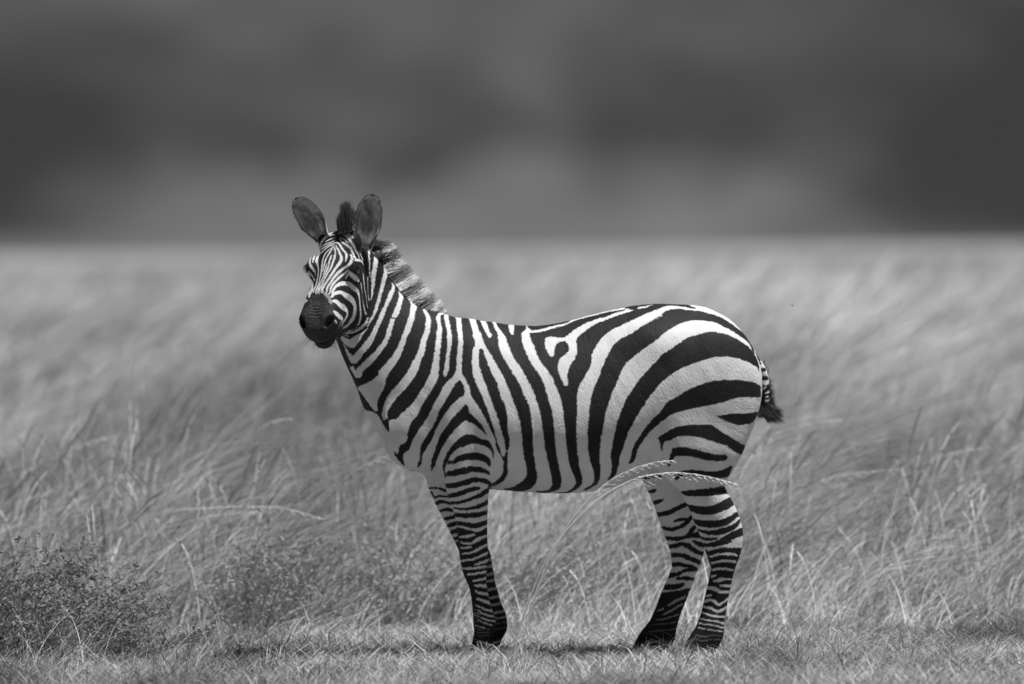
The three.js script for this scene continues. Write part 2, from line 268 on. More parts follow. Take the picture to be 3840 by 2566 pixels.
// a filled patch: any number of [frame, x, y, x, y ...] runs, joined in order into one outline
function patch(sh, color, z, ...runs) {
  const p = []; for (const [r, ...a] of runs) for (const [x, y] of pairs(a)) p.push(onSheet(r, x, y, z));
  const n = p.length, g = sh.g; g.fillStyle = color; g.beginPath();
  for (let i = 0; i < n; i++) { const a = p[(i + n - 1) % n], b = p[i], c = p[(i + 1) % n], d = p[(i + 2) % n]; if (!i) g.moveTo(b[0], b[1]); g.bezierCurveTo(b[0] + (c[0] - a[0]) / 7, b[1] + (c[1] - a[1]) / 7, c[0] - (d[0] - b[0]) / 7, c[1] - (d[1] - b[1]) / 7, c[0], c[1]); }
  g.fill();
}
// a stroke of changing width: x, y, half width ...
function band(sh, color, z, r, ...a) {
  const rows = []; for (let i = 0; i < a.length; i += 3) { const p = onSheet(r, a[i], a[i + 1], z), q = onSheet(r, a[i] + 10, a[i + 1], z); rows.push([p[0], p[1], a[i + 2] * (q[0] - p[0]) / 10]); }
  const s = spline(rows, 24); sh.g.fillStyle = color;
  for (const [x, y, w] of s) { sh.g.beginPath(); sh.g.arc(x, y, Math.max(0.4, w), 0, 7); sh.g.fill(); }
}
const K = '#000', Wt = '#fff', G = '#3a3a3a';
const bodySheet = sheet('#fff'), foreSheet = sheet('#fff'), hindSheet = sheet('#fff');
{
  const b = bodySheet, z = 0.2, zn = 0.1;
  const k = (...r) => patch(b, K, z, ...r), w = (...r) => patch(b, Wt, z, ...r);
  // neck: a dark ground with pale stripes
  patch(b, K, zn, [rP, 1180, 860, 1330, 840, 1395, 900, 1470, 960, 1560, 1060, 1650, 1150], [rN, 1205, 915, 1225, 1000, 1215, 1100, 1210, 1200], [rB, 135, 380, 105, 600, 75, 780, 20, 900], [rS, 890, 270, 830, 380, 740, 530, 640, 650, 580, 700, 510, 770, 450, 778, 430, 752, 455, 815, 442, 892, 380, 810, 300, 700], [rP, 1330, 1520, 1240, 1350, 1200, 1100]);
  const nb = (...a) => band(b, Wt, zn, rN, ...a);
  nb(418, 80, 8, 412, 160, 10, 416, 230, 6, 424, 330, 4, 425, 460, 3);
  nb(390, 330, 6, 398, 420, 7, 405, 560, 7, 412, 700, 6);
  nb(490, 130, 18, 497, 220, 25, 482, 330, 24, 466, 430, 22, 458, 530, 17, 450, 620, 12, 438, 700, 7);
  nb(598, 270, 10, 608, 355, 20, 595, 450, 22, 572, 540, 20, 545, 640, 20, 520, 740, 18, 490, 840, 15, 450, 930, 11, 400, 1020, 6);
  nb(676, 430, 4, 698, 530, 15, 690, 600, 22, 665, 660, 25, 630, 740, 21, 590, 830, 22, 555, 920, 24, 515, 1010, 22, 480, 1090, 26, 440, 1170, 34, 390, 1240, 40, 330, 1310, 36, 270, 1385, 42, 235, 1415, 42, 190, 1370, 26, 145, 1300, 12);
  nb(738, 480, 8, 778, 570, 20, 790, 680, 25, 768, 770, 28, 740, 850, 33, 708, 912, 26, 684, 980, 25, 660, 1060, 28, 635, 1150, 25, 590, 1230, 28, 530, 1310, 30, 460, 1390, 38, 380, 1470, 38, 300, 1545, 34);
  band(b, K, zn, rN, 672, 905, 5, 695, 922, 9, 725, 920, 8, 748, 915, 4);
  band(b, Wt, zn, rS, 137, 250, 26, 120, 300, 34, 80, 270, 22, 50, 230, 20);
  nb(885, 650, 14, 940, 770, 32, 930, 860, 33, 908, 950, 38, 880, 1040, 35, 845, 1120, 32, 810, 1220, 32, 770, 1310, 35, 710, 1410, 42, 640, 1500, 48, 590, 1568, 55);
  patch(b, Wt, zn, [rS, 480, 100, 410, 200, 330, 300, 270, 350, 190, 392, 125, 425, 110, 440, 220, 590, 290, 680, 322, 668, 320, 590, 345, 525, 388, 440, 410, 360, 445, 280, 530, 150]);
  nb(1058, 815, 8, 1112, 910, 25, 1113, 1000, 28, 1100, 1090, 30, 1068, 1180, 32, 1042, 1290, 32, 1010, 1380, 36, 960, 1480, 42, 920, 1560, 50);
  patch(b, Wt, zn, [rS, 760, 30, 720, 130, 680, 220, 600, 320, 520, 420, 430, 520, 390, 620, 370, 700, 382, 762, 400, 768, 432, 748, 430, 680, 480, 600, 530, 530, 620, 440, 680, 360, 745, 260, 780, 150, 830, 30]);
  patch(b, Wt, zn, [rN, 1203, 915, 1225, 1000, 1215, 1100, 1210, 1200, 1185, 1380, 1150, 1568, 1230, 1568, 1245, 1400, 1255, 1250, 1270, 1130, 1275, 1020, 1262, 960, 1225, 920]);
  patch(b, Wt, zn, [rN, 60, 1120, 100, 1195, 150, 1245, 210, 1272, 250, 1260, 300, 1192, 340, 1125, 400, 1045, 330, 1090, 260, 1125, 190, 1145, 120, 1110]);
  band(b, K, zn, rN, 110, 1120, 10, 180, 1160, 12, 240, 1120, 14, 330, 1050, 8);
  band(b, Wt, zn, rN, 150, 1290, 6, 110, 1230, 4); band(b, Wt, 0.05, rH, 1062, 1190, 10, 1045, 1240, 16, 1000, 1290, 17, 940, 1345, 14, 870, 1378, 10, 790, 1398, 8); band(b, Wt, 0.05, rH, 960, 1200, 18, 930, 1270, 20, 870, 1325, 16, 800, 1368, 12);
  w([rS, 450, 780, 442, 892, 420, 900, 432, 970, 475, 1080, 530, 1128, 540, 1080, 560, 1040, 622, 1000, 640, 870, 690, 770, 600, 690, 520, 765]);
  // withers and shoulder
  k([rB, 190, 20, 210, 220, 195, 400, 180, 600, 168, 780, 158, 885, 85, 1035, 10, 1160], [rS, 890, 450, 800, 600, 740, 720, 680, 790, 650, 870, 632, 950, 622, 1000, 560, 1040, 542, 1085, 535, 1130, 490, 1110, 530, 1190, 605, 1262, 592, 1180, 602, 1128, 658, 1080, 682, 1010, 720, 940, 760, 870, 830, 770, 900, 640, 980, 490, 1040, 390, 1110, 320], [rB, 340, 900, 393, 832, 415, 740, 425, 600, 440, 450, 440, 340, 425, 220, 380, 20]);
  w([rB, 235, 20, 280, 230, 288, 350, 278, 520, 260, 680, 232, 820, 250, 868, 288, 838, 310, 720, 325, 560, 352, 400, 345, 280, 295, 20]);
  k([rS, 1190, 355, 1228, 400, 1240, 460, 1230, 510, 1160, 560, 1080, 640, 1020, 730, 960, 830, 920, 920, 880, 1000, 820, 1100, 790, 1170, 785, 1230, 755, 1275, 735, 1270, 765, 1170, 770, 1090, 790, 1020, 830, 960, 870, 890, 930, 790, 970, 680, 1030, 580, 1090, 480, 1150, 380]);
  k([rS, 1250, 600, 1280, 640, 1290, 690], [rU, 300, 240, 380, 320, 440, 400, 490, 490, 483, 512, 420, 450, 330, 380, 240, 330, 185, 300], [rS, 1250, 772, 1180, 830, 1120, 890, 1060, 970, 1010, 1050, 980, 1110, 950, 1180, 930, 1240, 905, 1290, 885, 1320, 880, 1270, 885, 1220, 905, 1150, 930, 1080, 960, 990, 1000, 900, 1060, 820, 1120, 740, 1190, 670, 1228, 622]);
  k([rU, 585, 862, 600, 790, 582, 700, 550, 630, 500, 582, 420, 570, 320, 520, 210, 500, 100, 550, 0, 640], [rS, 1200, 950, 1120, 1020, 1070, 1090, 1040, 1150, 1010, 1230, 1005, 1290, 1020, 1350, 1042, 1395, 1045, 1350, 1030, 1300, 1045, 1245, 1068, 1195, 1085, 1150, 1130, 1100, 1200, 1060], [rU, 120, 700, 230, 650, 340, 640, 430, 660, 490, 690, 550, 740, 568, 800]);
  k([rS, 1068, 1195, 1110, 1200], [rU, 20, 855, 100, 810, 230, 775, 340, 770, 450, 790, 520, 840, 552, 890, 545, 965, 530, 975, 470, 920, 380, 890, 260, 880, 140, 890, 0, 950], [rS, 1110, 1228, 1060, 1240]);
  k([rS, 1060, 1310, 1150, 1290, 1240, 1265, 1330, 1250], [rU, 240, 970, 360, 975, 450, 1005, 535, 1062, 530, 1112, 460, 1080, 360, 1060, 270, 1055, 150, 1100], [rS, 1310, 1322, 1220, 1342, 1140, 1362, 1050, 1362]);
  band(b, K, z, rL, 262, 152, 18, 313, 150, 22, 400, 127, 22, 480, 103, 19, 540, 110, 19, 594, 130, 16);
  band(b, K, z, rS, 680, 1310, 10, 730, 1345, 12, 820, 1390, 10, 920, 1445, 9, 1040, 1475, 9);
  // barrel
  k([rB, 482, 20, 500, 300, 505, 450, 495, 600, 490, 760, 500, 830, 540, 910, 580, 990, 610, 1060, 630, 1150, 690, 1240, 770, 1350], [rU, 400, 150, 470, 270, 530, 400, 590, 510, 620, 620, 632, 700, 680, 790, 710, 850, 735, 930, 730, 1020, 718, 1090, 650, 1170, 580, 1220, 525, 1240, 500, 1290, 640, 1266, 720, 1210, 780, 1130, 800, 1050, 795, 960, 800, 830, 796, 740, 820, 680, 832, 580, 812, 520, 800, 400, 790, 250, 765, 90, 720, 0], [rB, 1070, 1230, 1030, 1110, 1000, 1010, 970, 920, 920, 830, 860, 700, 815, 580, 790, 500, 765, 485, 740, 492, 725, 580, 735, 720, 770, 840, 800, 920, 840, 1010, 880, 1130, 920, 1250], [rU, 610, 150, 660, 280, 700, 430, 740, 560, 765, 680, 770, 760, 745, 826, 705, 795, 690, 720, 650, 620, 620, 520, 590, 400, 540, 250, 500, 120], [rB, 860, 1340, 820, 1240, 770, 1130, 730, 1040, 680, 930, 650, 840, 635, 720, 635, 600, 650, 490, 672, 440, 675, 380, 652, 320, 635, 200, 560, 20]);
  k([rB, 680, 20, 715, 190, 755, 270, 790, 370, 840, 480, 900, 570, 970, 680, 1030, 790, 1090, 900, 1130, 1010, 1180, 1110, 1220, 1230], [rU, 940, 180, 980, 340, 1005, 520, 1020, 700, 1040, 850, 1070, 980, 1075, 1090, 1040, 1170, 950, 1240, 870, 1290, 740, 1322, 800, 1360, 1000, 1365, 1090, 1342, 1170, 1290, 1215, 1220, 1230, 1110, 1210, 980, 1180, 800, 1165, 600, 1160, 420, 1140, 240, 1110, 90], [rB, 1390, 1180, 1350, 1090, 1310, 980, 1260, 900, 1190, 790, 1120, 680, 1060, 580, 1020, 480, 1005, 400, 1000, 290, 960, 210, 870, 40]);
  w([rB, 725, 40, 800, 200, 835, 270, 868, 320, 895, 327, 908, 290, 870, 220, 800, 40]);
  k([rB, 970, 60, 1040, 240, 1090, 300, 1130, 400, 1170, 510, 1230, 620, 1310, 740, 1400, 890, 1440, 960, 1490, 1070, 1530, 1180], [rU, 1270, 180, 1300, 360, 1320, 520, 1345, 720, 1390, 900, 1430, 1080, 1450, 1210, 1430, 1300, 1330, 1350, 1200, 1352, 1300, 1400, 1500, 1352, 1575, 1290, 1590, 1180, 1570, 1060, 1540, 920, 1510, 760, 1490, 540, 1475, 380, 1445, 160], [rB, 1720, 1240, 1690, 1130, 1660, 1020, 1620, 920, 1570, 830, 1500, 730, 1450, 650, 1400, 550, 1360, 460, 1335, 370, 1328, 280, 1372, 235, 1395, 195, 1390, 60]);
  w([rB, 1142, 60, 1160, 230, 1182, 275, 1215, 275, 1222, 60]);
  // loin and croup: a dark ground with pale stripes
  k([rB, 1432, 258, 1452, 330, 1500, 440, 1540, 550, 1600, 670, 1690, 780, 1770, 900, 1780, 950, 1820, 1020, 1860, 1140, 1895, 1280], [rU, 1610, 200, 1640, 450, 1650, 650, 1680, 830, 1720, 1000, 1780, 1140, 1795, 1230, 1760, 1300, 1660, 1365, 1480, 1390, 1640, 1420, 1740, 1372, 1830, 1310, 1890, 1240, 1892, 1130, 1860, 1020, 1830, 850, 1810, 600, 1805, 300], [rM, 640, 1560, 645, 1420, 660, 1320, 700, 1230, 760, 1130, 820, 1030, 855, 940, 860, 860, 870, 780, 920, 700, 980, 610, 1060, 540, 1150, 470, 1330, 380, 1530, 290, 1700, 215, 1850, 160], [rR, 120, 170, 230, 120, 300, 95, 370, 85, 470, 95, 600, 115, 650, 122, 620, 98, 560, 75, 450, 45, 300, 30, 0, 30], [rM, 1200, 60, 800, 150, 540, 220, 300, 270, 0, 330], [rB, 1400, 60]);
  w([rB, 1398, 175, 1400, 215, 1380, 250, 1440, 262, 1540, 255, 1640, 238, 1760, 205, 1900, 160], [rM, 330, 440, 500, 385, 600, 340, 760, 290, 900, 258, 1040, 220, 1200, 190, 1350, 165, 1340, 140, 1100, 190, 800, 255, 580, 312, 545, 345, 400, 390, 150, 450, 0, 478], [rB, 1440, 215, 1425, 190]);
  w([rM, 440, 580, 520, 540, 560, 500, 640, 440, 760, 380, 880, 325, 1050, 280, 1200, 225, 1340, 190, 1380, 160, 1420, 150, 1415, 170, 1480, 170, 1440, 195, 1360, 215, 1250, 250, 1130, 295, 980, 350, 880, 400, 800, 455, 700, 530, 640, 590, 630, 650, 645, 740, 640, 820, 600, 890, 545, 970, 515, 1060, 495, 1150, 510, 1240, 490, 1282, 455, 1270, 425, 1210, 390, 1130, 365, 1050, 365, 950, 395, 880, 450, 840, 500, 800, 530, 750, 525, 690, 490, 645, 430, 630, 370, 650, 330, 690, 310, 760, 295, 840, 260, 852, 220, 810, 185, 740, 170, 670, 175, 600, 220, 570, 300, 568, 370, 580]);
  w([rM, 1540, 155, 1585, 125, 1670, 118, 1780, 95, 1700, 125, 1640, 145]);
  k([rM, 830, 1560, 850, 1420, 890, 1300, 940, 1200, 980, 1080, 1020, 980, 1070, 870, 1120, 770, 1180, 680, 1270, 600, 1380, 545, 1490, 480, 1580, 420, 1700, 350, 1840, 290, 1900, 240], [rR, 30, 305, 90, 270, 210, 220, 260, 170, 310, 140, 390, 120, 500, 125, 600, 135, 690, 145, 900, 205, 1090, 320, 1240, 440, 1310, 560, 1300, 640, 1270, 575, 1230, 500, 1140, 430, 1040, 365, 920, 305, 820, 265, 730, 255, 610, 250, 480, 280, 350, 340, 250, 410, 140, 500, 20, 575], [rM, 1850, 570, 1720, 670, 1560, 780, 1430, 890, 1340, 980, 1290, 1080, 1240, 1180, 1200, 1280, 1160, 1370, 1110, 1480], [rT, 310, 0, 250, 170, 220, 300, 200, 430, 180, 550, 165, 700, 160, 800, 176, 960, 160, 1080, 120, 1150, 10, 1215, -40, 1215, 70, 1140, 96, 1060, 80, 950, 30, 800, 10, 600, 10, 400, 30, 200, 50, 0]);
  k([rM, 1310, 1560, 1400, 1410, 1470, 1300, 1540, 1200, 1620, 1110, 1700, 1020, 1790, 930, 1890, 840], [rR, 30, 860, 120, 770, 240, 640, 340, 570, 430, 510, 540, 440, 650, 410, 760, 380, 880, 380, 980, 405, 1080, 450, 1180, 510, 1260, 575, 1300, 640, 1340, 700, 1358, 840, 1330, 790, 1260, 740, 1150, 690, 1040, 665, 920, 655, 820, 665, 700, 700, 560, 750, 440, 800, 320, 880, 220, 960, 140, 1060, 70, 1150], [rT, 720, 130, 640, 240, 580, 350, 530, 450, 490, 560, 450, 680, 420, 780, 400, 900, 372, 1000, 330, 1050, 260, 1090, 300, 1010, 316, 900, 300, 770, 320, 620, 350, 470, 380, 330, 440, 170, 520, 0]);
  k([rT, 1050, 60, 990, 110, 920, 210, 850, 280, 760, 380, 690, 470, 650, 540, 600, 620, 570, 700, 555, 780, 530, 880, 560, 870, 590, 850, 620, 780, 640, 690, 700, 590, 760, 510, 850, 410, 960, 320, 1080, 245, 1250, 190, 1450, 150, 1650, 110, 1830, 55, 1950, 35, 2190, 40], [rR, 1375, 1110, 1375, 1000, 1330, 965, 1250, 940, 1130, 920, 1000, 912, 850, 925, 700, 960, 560, 1020, 430, 1090, 310, 1160]);
  k([rT, 1630, 268, 1720, 250, 1830, 235, 1980, 240, 2120, 222, 2180, 240, 2100, 352, 1980, 380, 1900, 386, 1800, 350, 1700, 310]);
  k([rT, 880, 545, 930, 510, 1000, 470, 1080, 420, 1180, 390, 1340, 375, 1500, 370, 1560, 370, 1640, 430, 1740, 490, 1850, 560, 1950, 620, 2000, 660, 1960, 760, 1890, 738, 1840, 710, 1760, 640, 1650, 610, 1540, 575, 1430, 540, 1300, 520, 1180, 515, 1120, 530, 1060, 570, 990, 590, 965, 620, 960, 680, 945, 720, 930, 660, 915, 600, 900, 555]);
  k([rT, 1040, 800, 1055, 730, 1080, 672, 1160, 655, 1280, 665, 1400, 690, 1540, 730, 1680, 755, 1750, 757, 1775, 790, 1750, 830, 1650, 836, 1520, 825, 1380, 790, 1270, 770, 1150, 770, 1100, 800, 1070, 850, 1030, 910, 1018, 860]);
  k([rT, 1090, 1030, 1150, 970, 1250, 945, 1400, 945, 1560, 967, 1700, 948, 1830, 895, 1780, 1040, 1600, 1052, 1450, 1042, 1300, 1018, 1200, 1030, 1130, 1080]);
  k([rT, 1195, 1220, 1400, 1190, 1560, 1175, 1735, 1158, 1755, 1250, 1600, 1270, 1430, 1280, 1240, 1277]);
  // near hind leg
  const hk = (...a) => band(b, K, 0.17, rK, ...a), hw = (...a) => band(b, Wt, 0.17, rK, ...a);
  hk(595, 462, 18, 700, 487, 30, 800, 477, 32, 900, 432, 36);
  hk(635, 560, 16, 720, 580, 25, 800, 580, 26, 880, 560, 25, 950, 518, 18);
  hk(672, 622, 8, 740, 640, 14, 800, 640, 18, 860, 628, 22, 930, 598, 18, 970, 562, 10);
  hk(695, 680, 10, 760, 690, 12, 800, 682, 10);
  hk(725, 730, 14, 800, 722, 18, 870, 692, 28, 940, 660, 34, 990, 640, 30);
  patch(b, K, 0.17, [rK, 725, 765, 800, 745, 900, 745, 985, 750, 960, 860, 930, 960, 895, 1090, 880, 1200, 880, 1430, 720, 1500, 560, 1470, 600, 1360, 690, 1230, 740, 1030, 770, 900, 745, 830]);
  hw(745, 762, 7, 830, 742, 9, 900, 735, 9, 975, 742, 7); hw(765, 808, 7, 830, 790, 8, 900, 790, 9, 950, 800, 6); hw(775, 855, 6, 850, 838, 8, 940, 848, 8); hw(780, 900, 6, 850, 892, 7, 920, 905, 7);
  hw(910, 697, 5, 945, 690, 7, 985, 672, 6); hw(775, 950, 7, 800, 942, 6); hw(790, 980, 7, 825, 974, 12, 880, 965, 6, 925, 975, 6); hw(835, 1010, 8, 905, 1015, 8); hw(745, 1028, 9, 790, 1030, 14, 830, 1052, 10, 900, 1058, 9);
  hw(735, 1085, 6, 770, 1080, 7); hw(724, 1122, 8, 775, 1110, 9, 825, 1140, 8, 890, 1105, 8); hw(712, 1160, 6, 765, 1168, 8, 820, 1190, 9, 878, 1165, 8); hw(705, 1197, 5, 780, 1220, 6, 868, 1230, 7); hw(696, 1242, 4, 790, 1255, 5, 862, 1275, 6); hw(690, 1275, 4, 780, 1285, 4, 860, 1305, 5); hw(684, 1302, 3, 850, 1330, 4);
  // near fore leg
  const lk = (...a) => band(b, K, 0.17, rL, ...a), lw = (...a) => band(b, Wt, 0.17, rL, ...a);
  lk(278, 230, 17, 350, 215, 20, 430, 185, 20, 500, 168, 15, 518, 172, 8);
  lk(300, 287, 14, 360, 280, 15, 420, 262, 14, 470, 243, 14, 530, 222, 18, 570, 195, 20, 596, 185, 20);
  lk(318, 325, 9, 400, 332, 11, 470, 322, 14, 540, 300, 18, 590, 278, 18);
  lk(312, 380, 18, 400, 385, 18, 480, 380, 22, 560, 365, 18, 588, 352, 14);
  lk(325, 445, 20, 400, 450, 18, 470, 465, 22, 540, 450, 20, 588, 430, 18);
  patch(b, K, 0.17, [rL, 325, 490, 420, 492, 500, 510, 590, 490, 590, 700, 590, 900, 600, 1000, 660, 1200, 660, 1330, 600, 1450, 430, 1430, 455, 1250, 440, 1000, 400, 880, 350, 720]);
  lw(365, 552, 5, 420, 548, 10, 478, 536, 8); lw(372, 598, 5, 450, 603, 9, 500, 572, 11, 580, 545, 10); lw(372, 642, 5, 450, 632, 7); lw(385, 685, 6, 460, 672, 8, 520, 642, 10, 580, 616, 10); lw(380, 742, 7, 460, 727, 9, 520, 706, 9, 582, 682, 11);
  lw(482, 770, 6, 530, 755, 9, 580, 742, 10); lw(392, 802, 7, 480, 797, 8, 570, 786, 9); lw(425, 848, 7, 480, 842, 9, 572, 828, 10); lw(470, 900, 6, 530, 888, 9, 576, 880, 10); lw(485, 934, 8, 580, 942, 14); lw(488, 978, 6, 530, 996, 11, 595, 1008, 13); lw(498, 1040, 6, 555, 1060, 11, 606, 1080, 12); lw(490, 1090, 4, 555, 1120, 8, 616, 1138, 9); lw(508, 1130, 4, 570, 1165, 6, 632, 1180, 6); lw(530, 1185, 4, 580, 1205, 6, 644, 1220, 6); lw(500, 1202, 3, 560, 1230, 4, 612, 1247, 5);
  for (const y of [1270, 1298, 1322]) band(b, G, 0.17, rL, 482, y, 1.5, 520, y + 10, 3, 560, y + 2, 2, 596, y + 8, 3); for (const y of [1120, 1150, 1178, 1215, 1240]) band(b, G, 0.17, rL, 470, y, 2, 490, y + 8, 3.4, 508, y + 9, 2);
  for (const y of [1352, 1380]) band(b, G, 0.17, rK, 660 - (y - 1350) * 0.8, y, 2, 720, y + 12, 4, 780, y + 2, 2.5, 838, y + 9, 3.5);
  lw(470, 1160, 2, 520, 1180, 3); lw(480, 1250, 2, 560, 1268, 3); lw(490, 1150, 2, 540, 1160, 3);
  // tail: striped dock, dark below
  const tk = (...a) => band(b, K, -0.02, rQ, ...a);
  patch(b, Wt, -0.02, [rQ, 390, 180, 450, 430, 470, 560, 480, 760, 700, 760, 640, 600, 560, 450, 480, 330, 420, 210]);
  tk(380, 200, 8, 430, 300, 18, 470, 395, 12); tk(480, 490, 30, 530, 495, 36); tk(500, 640, 36, 570, 640, 40);
  patch(b, K, -0.02, [rQ, 480, 750, 560, 765, 680, 770, 680, 1350, 430, 1350, 470, 1000]);
  band(b, Wt, -0.02, rQ, 520, 820, 16, 550, 800, 14); band(b, Wt, -0.02, rQ, 550, 900, 10, 600, 880, 18, 640, 870, 14); band(b, Wt, -0.02, rQ, 570, 965, 14, 600, 965, 12); band(b, Wt, -0.02, rQ, 560, 1030, 10, 610, 1022, 14);
  // far fore leg
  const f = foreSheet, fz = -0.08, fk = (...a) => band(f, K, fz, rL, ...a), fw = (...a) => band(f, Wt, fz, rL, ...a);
  fk(120, 175, 8, 180, 168, 9, 260, 190, 10, 360, 200, 8); fk(140, 200, 8, 165, 240, 9, 220, 232, 9, 320, 245, 10); fk(175, 295, 12, 215, 276, 14, 250, 280, 12, 300, 292, 12, 380, 300, 12); fk(208, 352, 10, 260, 336, 14, 310, 345, 13, 400, 350, 14); fk(248, 412, 12, 300, 400, 16, 345, 385, 15, 430, 390, 14); fk(268, 472, 12, 320, 450, 18, 420, 440, 16); fk(294, 524, 14, 340, 505, 18, 440, 500, 16); fk(312, 572, 12, 360, 560, 16, 460, 555, 16);
  patch(f, K, fz, [rL, 320, 600, 500, 590, 640, 600, 660, 800, 760, 1150, 760, 1400, 560, 1500, 560, 1200, 420, 780]);
  for (const [x, y] of [[470, 640], [490, 690], [520, 745], [540, 795], [560, 850], [575, 900], [590, 965], [605, 1030], [620, 1085], [645, 1145]]) band(f, '#858585', fz, rL, x - 85, y + 12, 6, x, y + 4, 10, x + 90, y - 14, 10);  // lower pale stripes greyed: the shade on this leg is put into the colour
  band(f, '#858585', fz, rL, 600, 1190, 4, 690, 1190, 6, 740, 1180, 5); for (const y of [1232, 1275]) band(f, G, fz, rL, 620, y + 6, 2, 660, y + 2, 4, 700, y - 8, 3, 735, y - 4, 4);  // fetlock stripe greyed for the same painted shade, above the dark pastern lines
  // far hind leg, seen on its inner side
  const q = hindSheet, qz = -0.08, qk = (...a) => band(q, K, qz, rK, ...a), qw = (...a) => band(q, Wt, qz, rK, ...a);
  patch(q, K, qz, [rK, 200, -300, 900, -300, 900, 150, 560, 190, 440, 120, 330, 175, 230, 180]);
  qk(300, 268, 8, 360, 255, 10, 420, 250, 6); qk(335, 362, 10, 370, 355, 12, 388, 345, 4); qk(368, 442, 15, 410, 426, 14, 442, 410, 4); qk(390, 522, 18, 470, 505, 18, 540, 470, 16, 620, 438, 18); qk(515, 565, 8, 560, 552, 13, 605, 545, 9); qk(420, 608, 10, 490, 620, 14, 560, 600, 14, 610, 560, 16, 650, 520, 14); qk(610, 658, 8, 640, 622, 16, 670, 595, 10); qk(450, 682, 14, 540, 686, 14, 620, 665, 16, 720, 655, 32); qk(645, 700, 8, 690, 722, 16, 735, 742, 12);
  qk(472, 746, 16, 560, 725, 16, 610, 735, 20, 660, 770, 16, 720, 795, 14); qk(480, 802, 16, 560, 800, 16, 620, 820, 18, 700, 855, 16); qk(480, 870, 16, 560, 865, 16, 660, 890, 14); qk(478, 942, 22, 540, 930, 14, 590, 905, 12, 670, 902, 12); qk(540, 962, 13, 600, 960, 14, 660, 972, 14); qk(440, 1022, 20, 520, 1020, 20, 578, 1000, 12); qk(405, 1085, 22, 500, 1070, 20, 620, 1038, 13);
  patch(q, K, qz, [rK, 390, 1115, 480, 1095, 620, 1070, 620, 1400, 450, 1560, 150, 1560, 200, 1400, 330, 1250]);
  for (const y of [1280, 1325]) band(q, G, qz, rK, 360 - (y - 1275) * 0.7, y + 10, 2, 420, y - 4, 4, 470, y - 6, 3, 525, y - 16, 4);
  for (const l of [[470, 1150, 5, 520, 1120, 9, 590, 1090, 8], [440, 1215, 4, 500, 1180, 7, 570, 1140, 6], [400, 1190, 4, 440, 1170, 5], [390, 1250, 3, 470, 1235, 4, 545, 1215, 4]]) band(q, '#858585', qz, rK, ...l);  // low pale stripes painted grey to stand for shade on the inner leg
}
function reader(sh) {
  const d = sh.g.getImageData(0, 0, SHEET.w, SHEET.h).data, at2 = (i, j) => d[(clamp(j, 0, SHEET.h - 1) * SHEET.w + clamp(i, 0, SHEET.w - 1)) * 4] / 255;
  return (x, y) => { const u = (x - SHEET.x0) * SHEET.s - 0.5, v = (SHEET.y1 - y) * SHEET.s - 0.5, i = Math.floor(u), j = Math.floor(v), a = u - i, b = v - j; return mix(mix(at2(i, j), at2(i + 1, j), a), mix(at2(i, j + 1), at2(i + 1, j + 1), a), b); };
}
const readBody = reader(bodySheet), readFore = reader(foreSheet), readHind = reader(hindSheet);

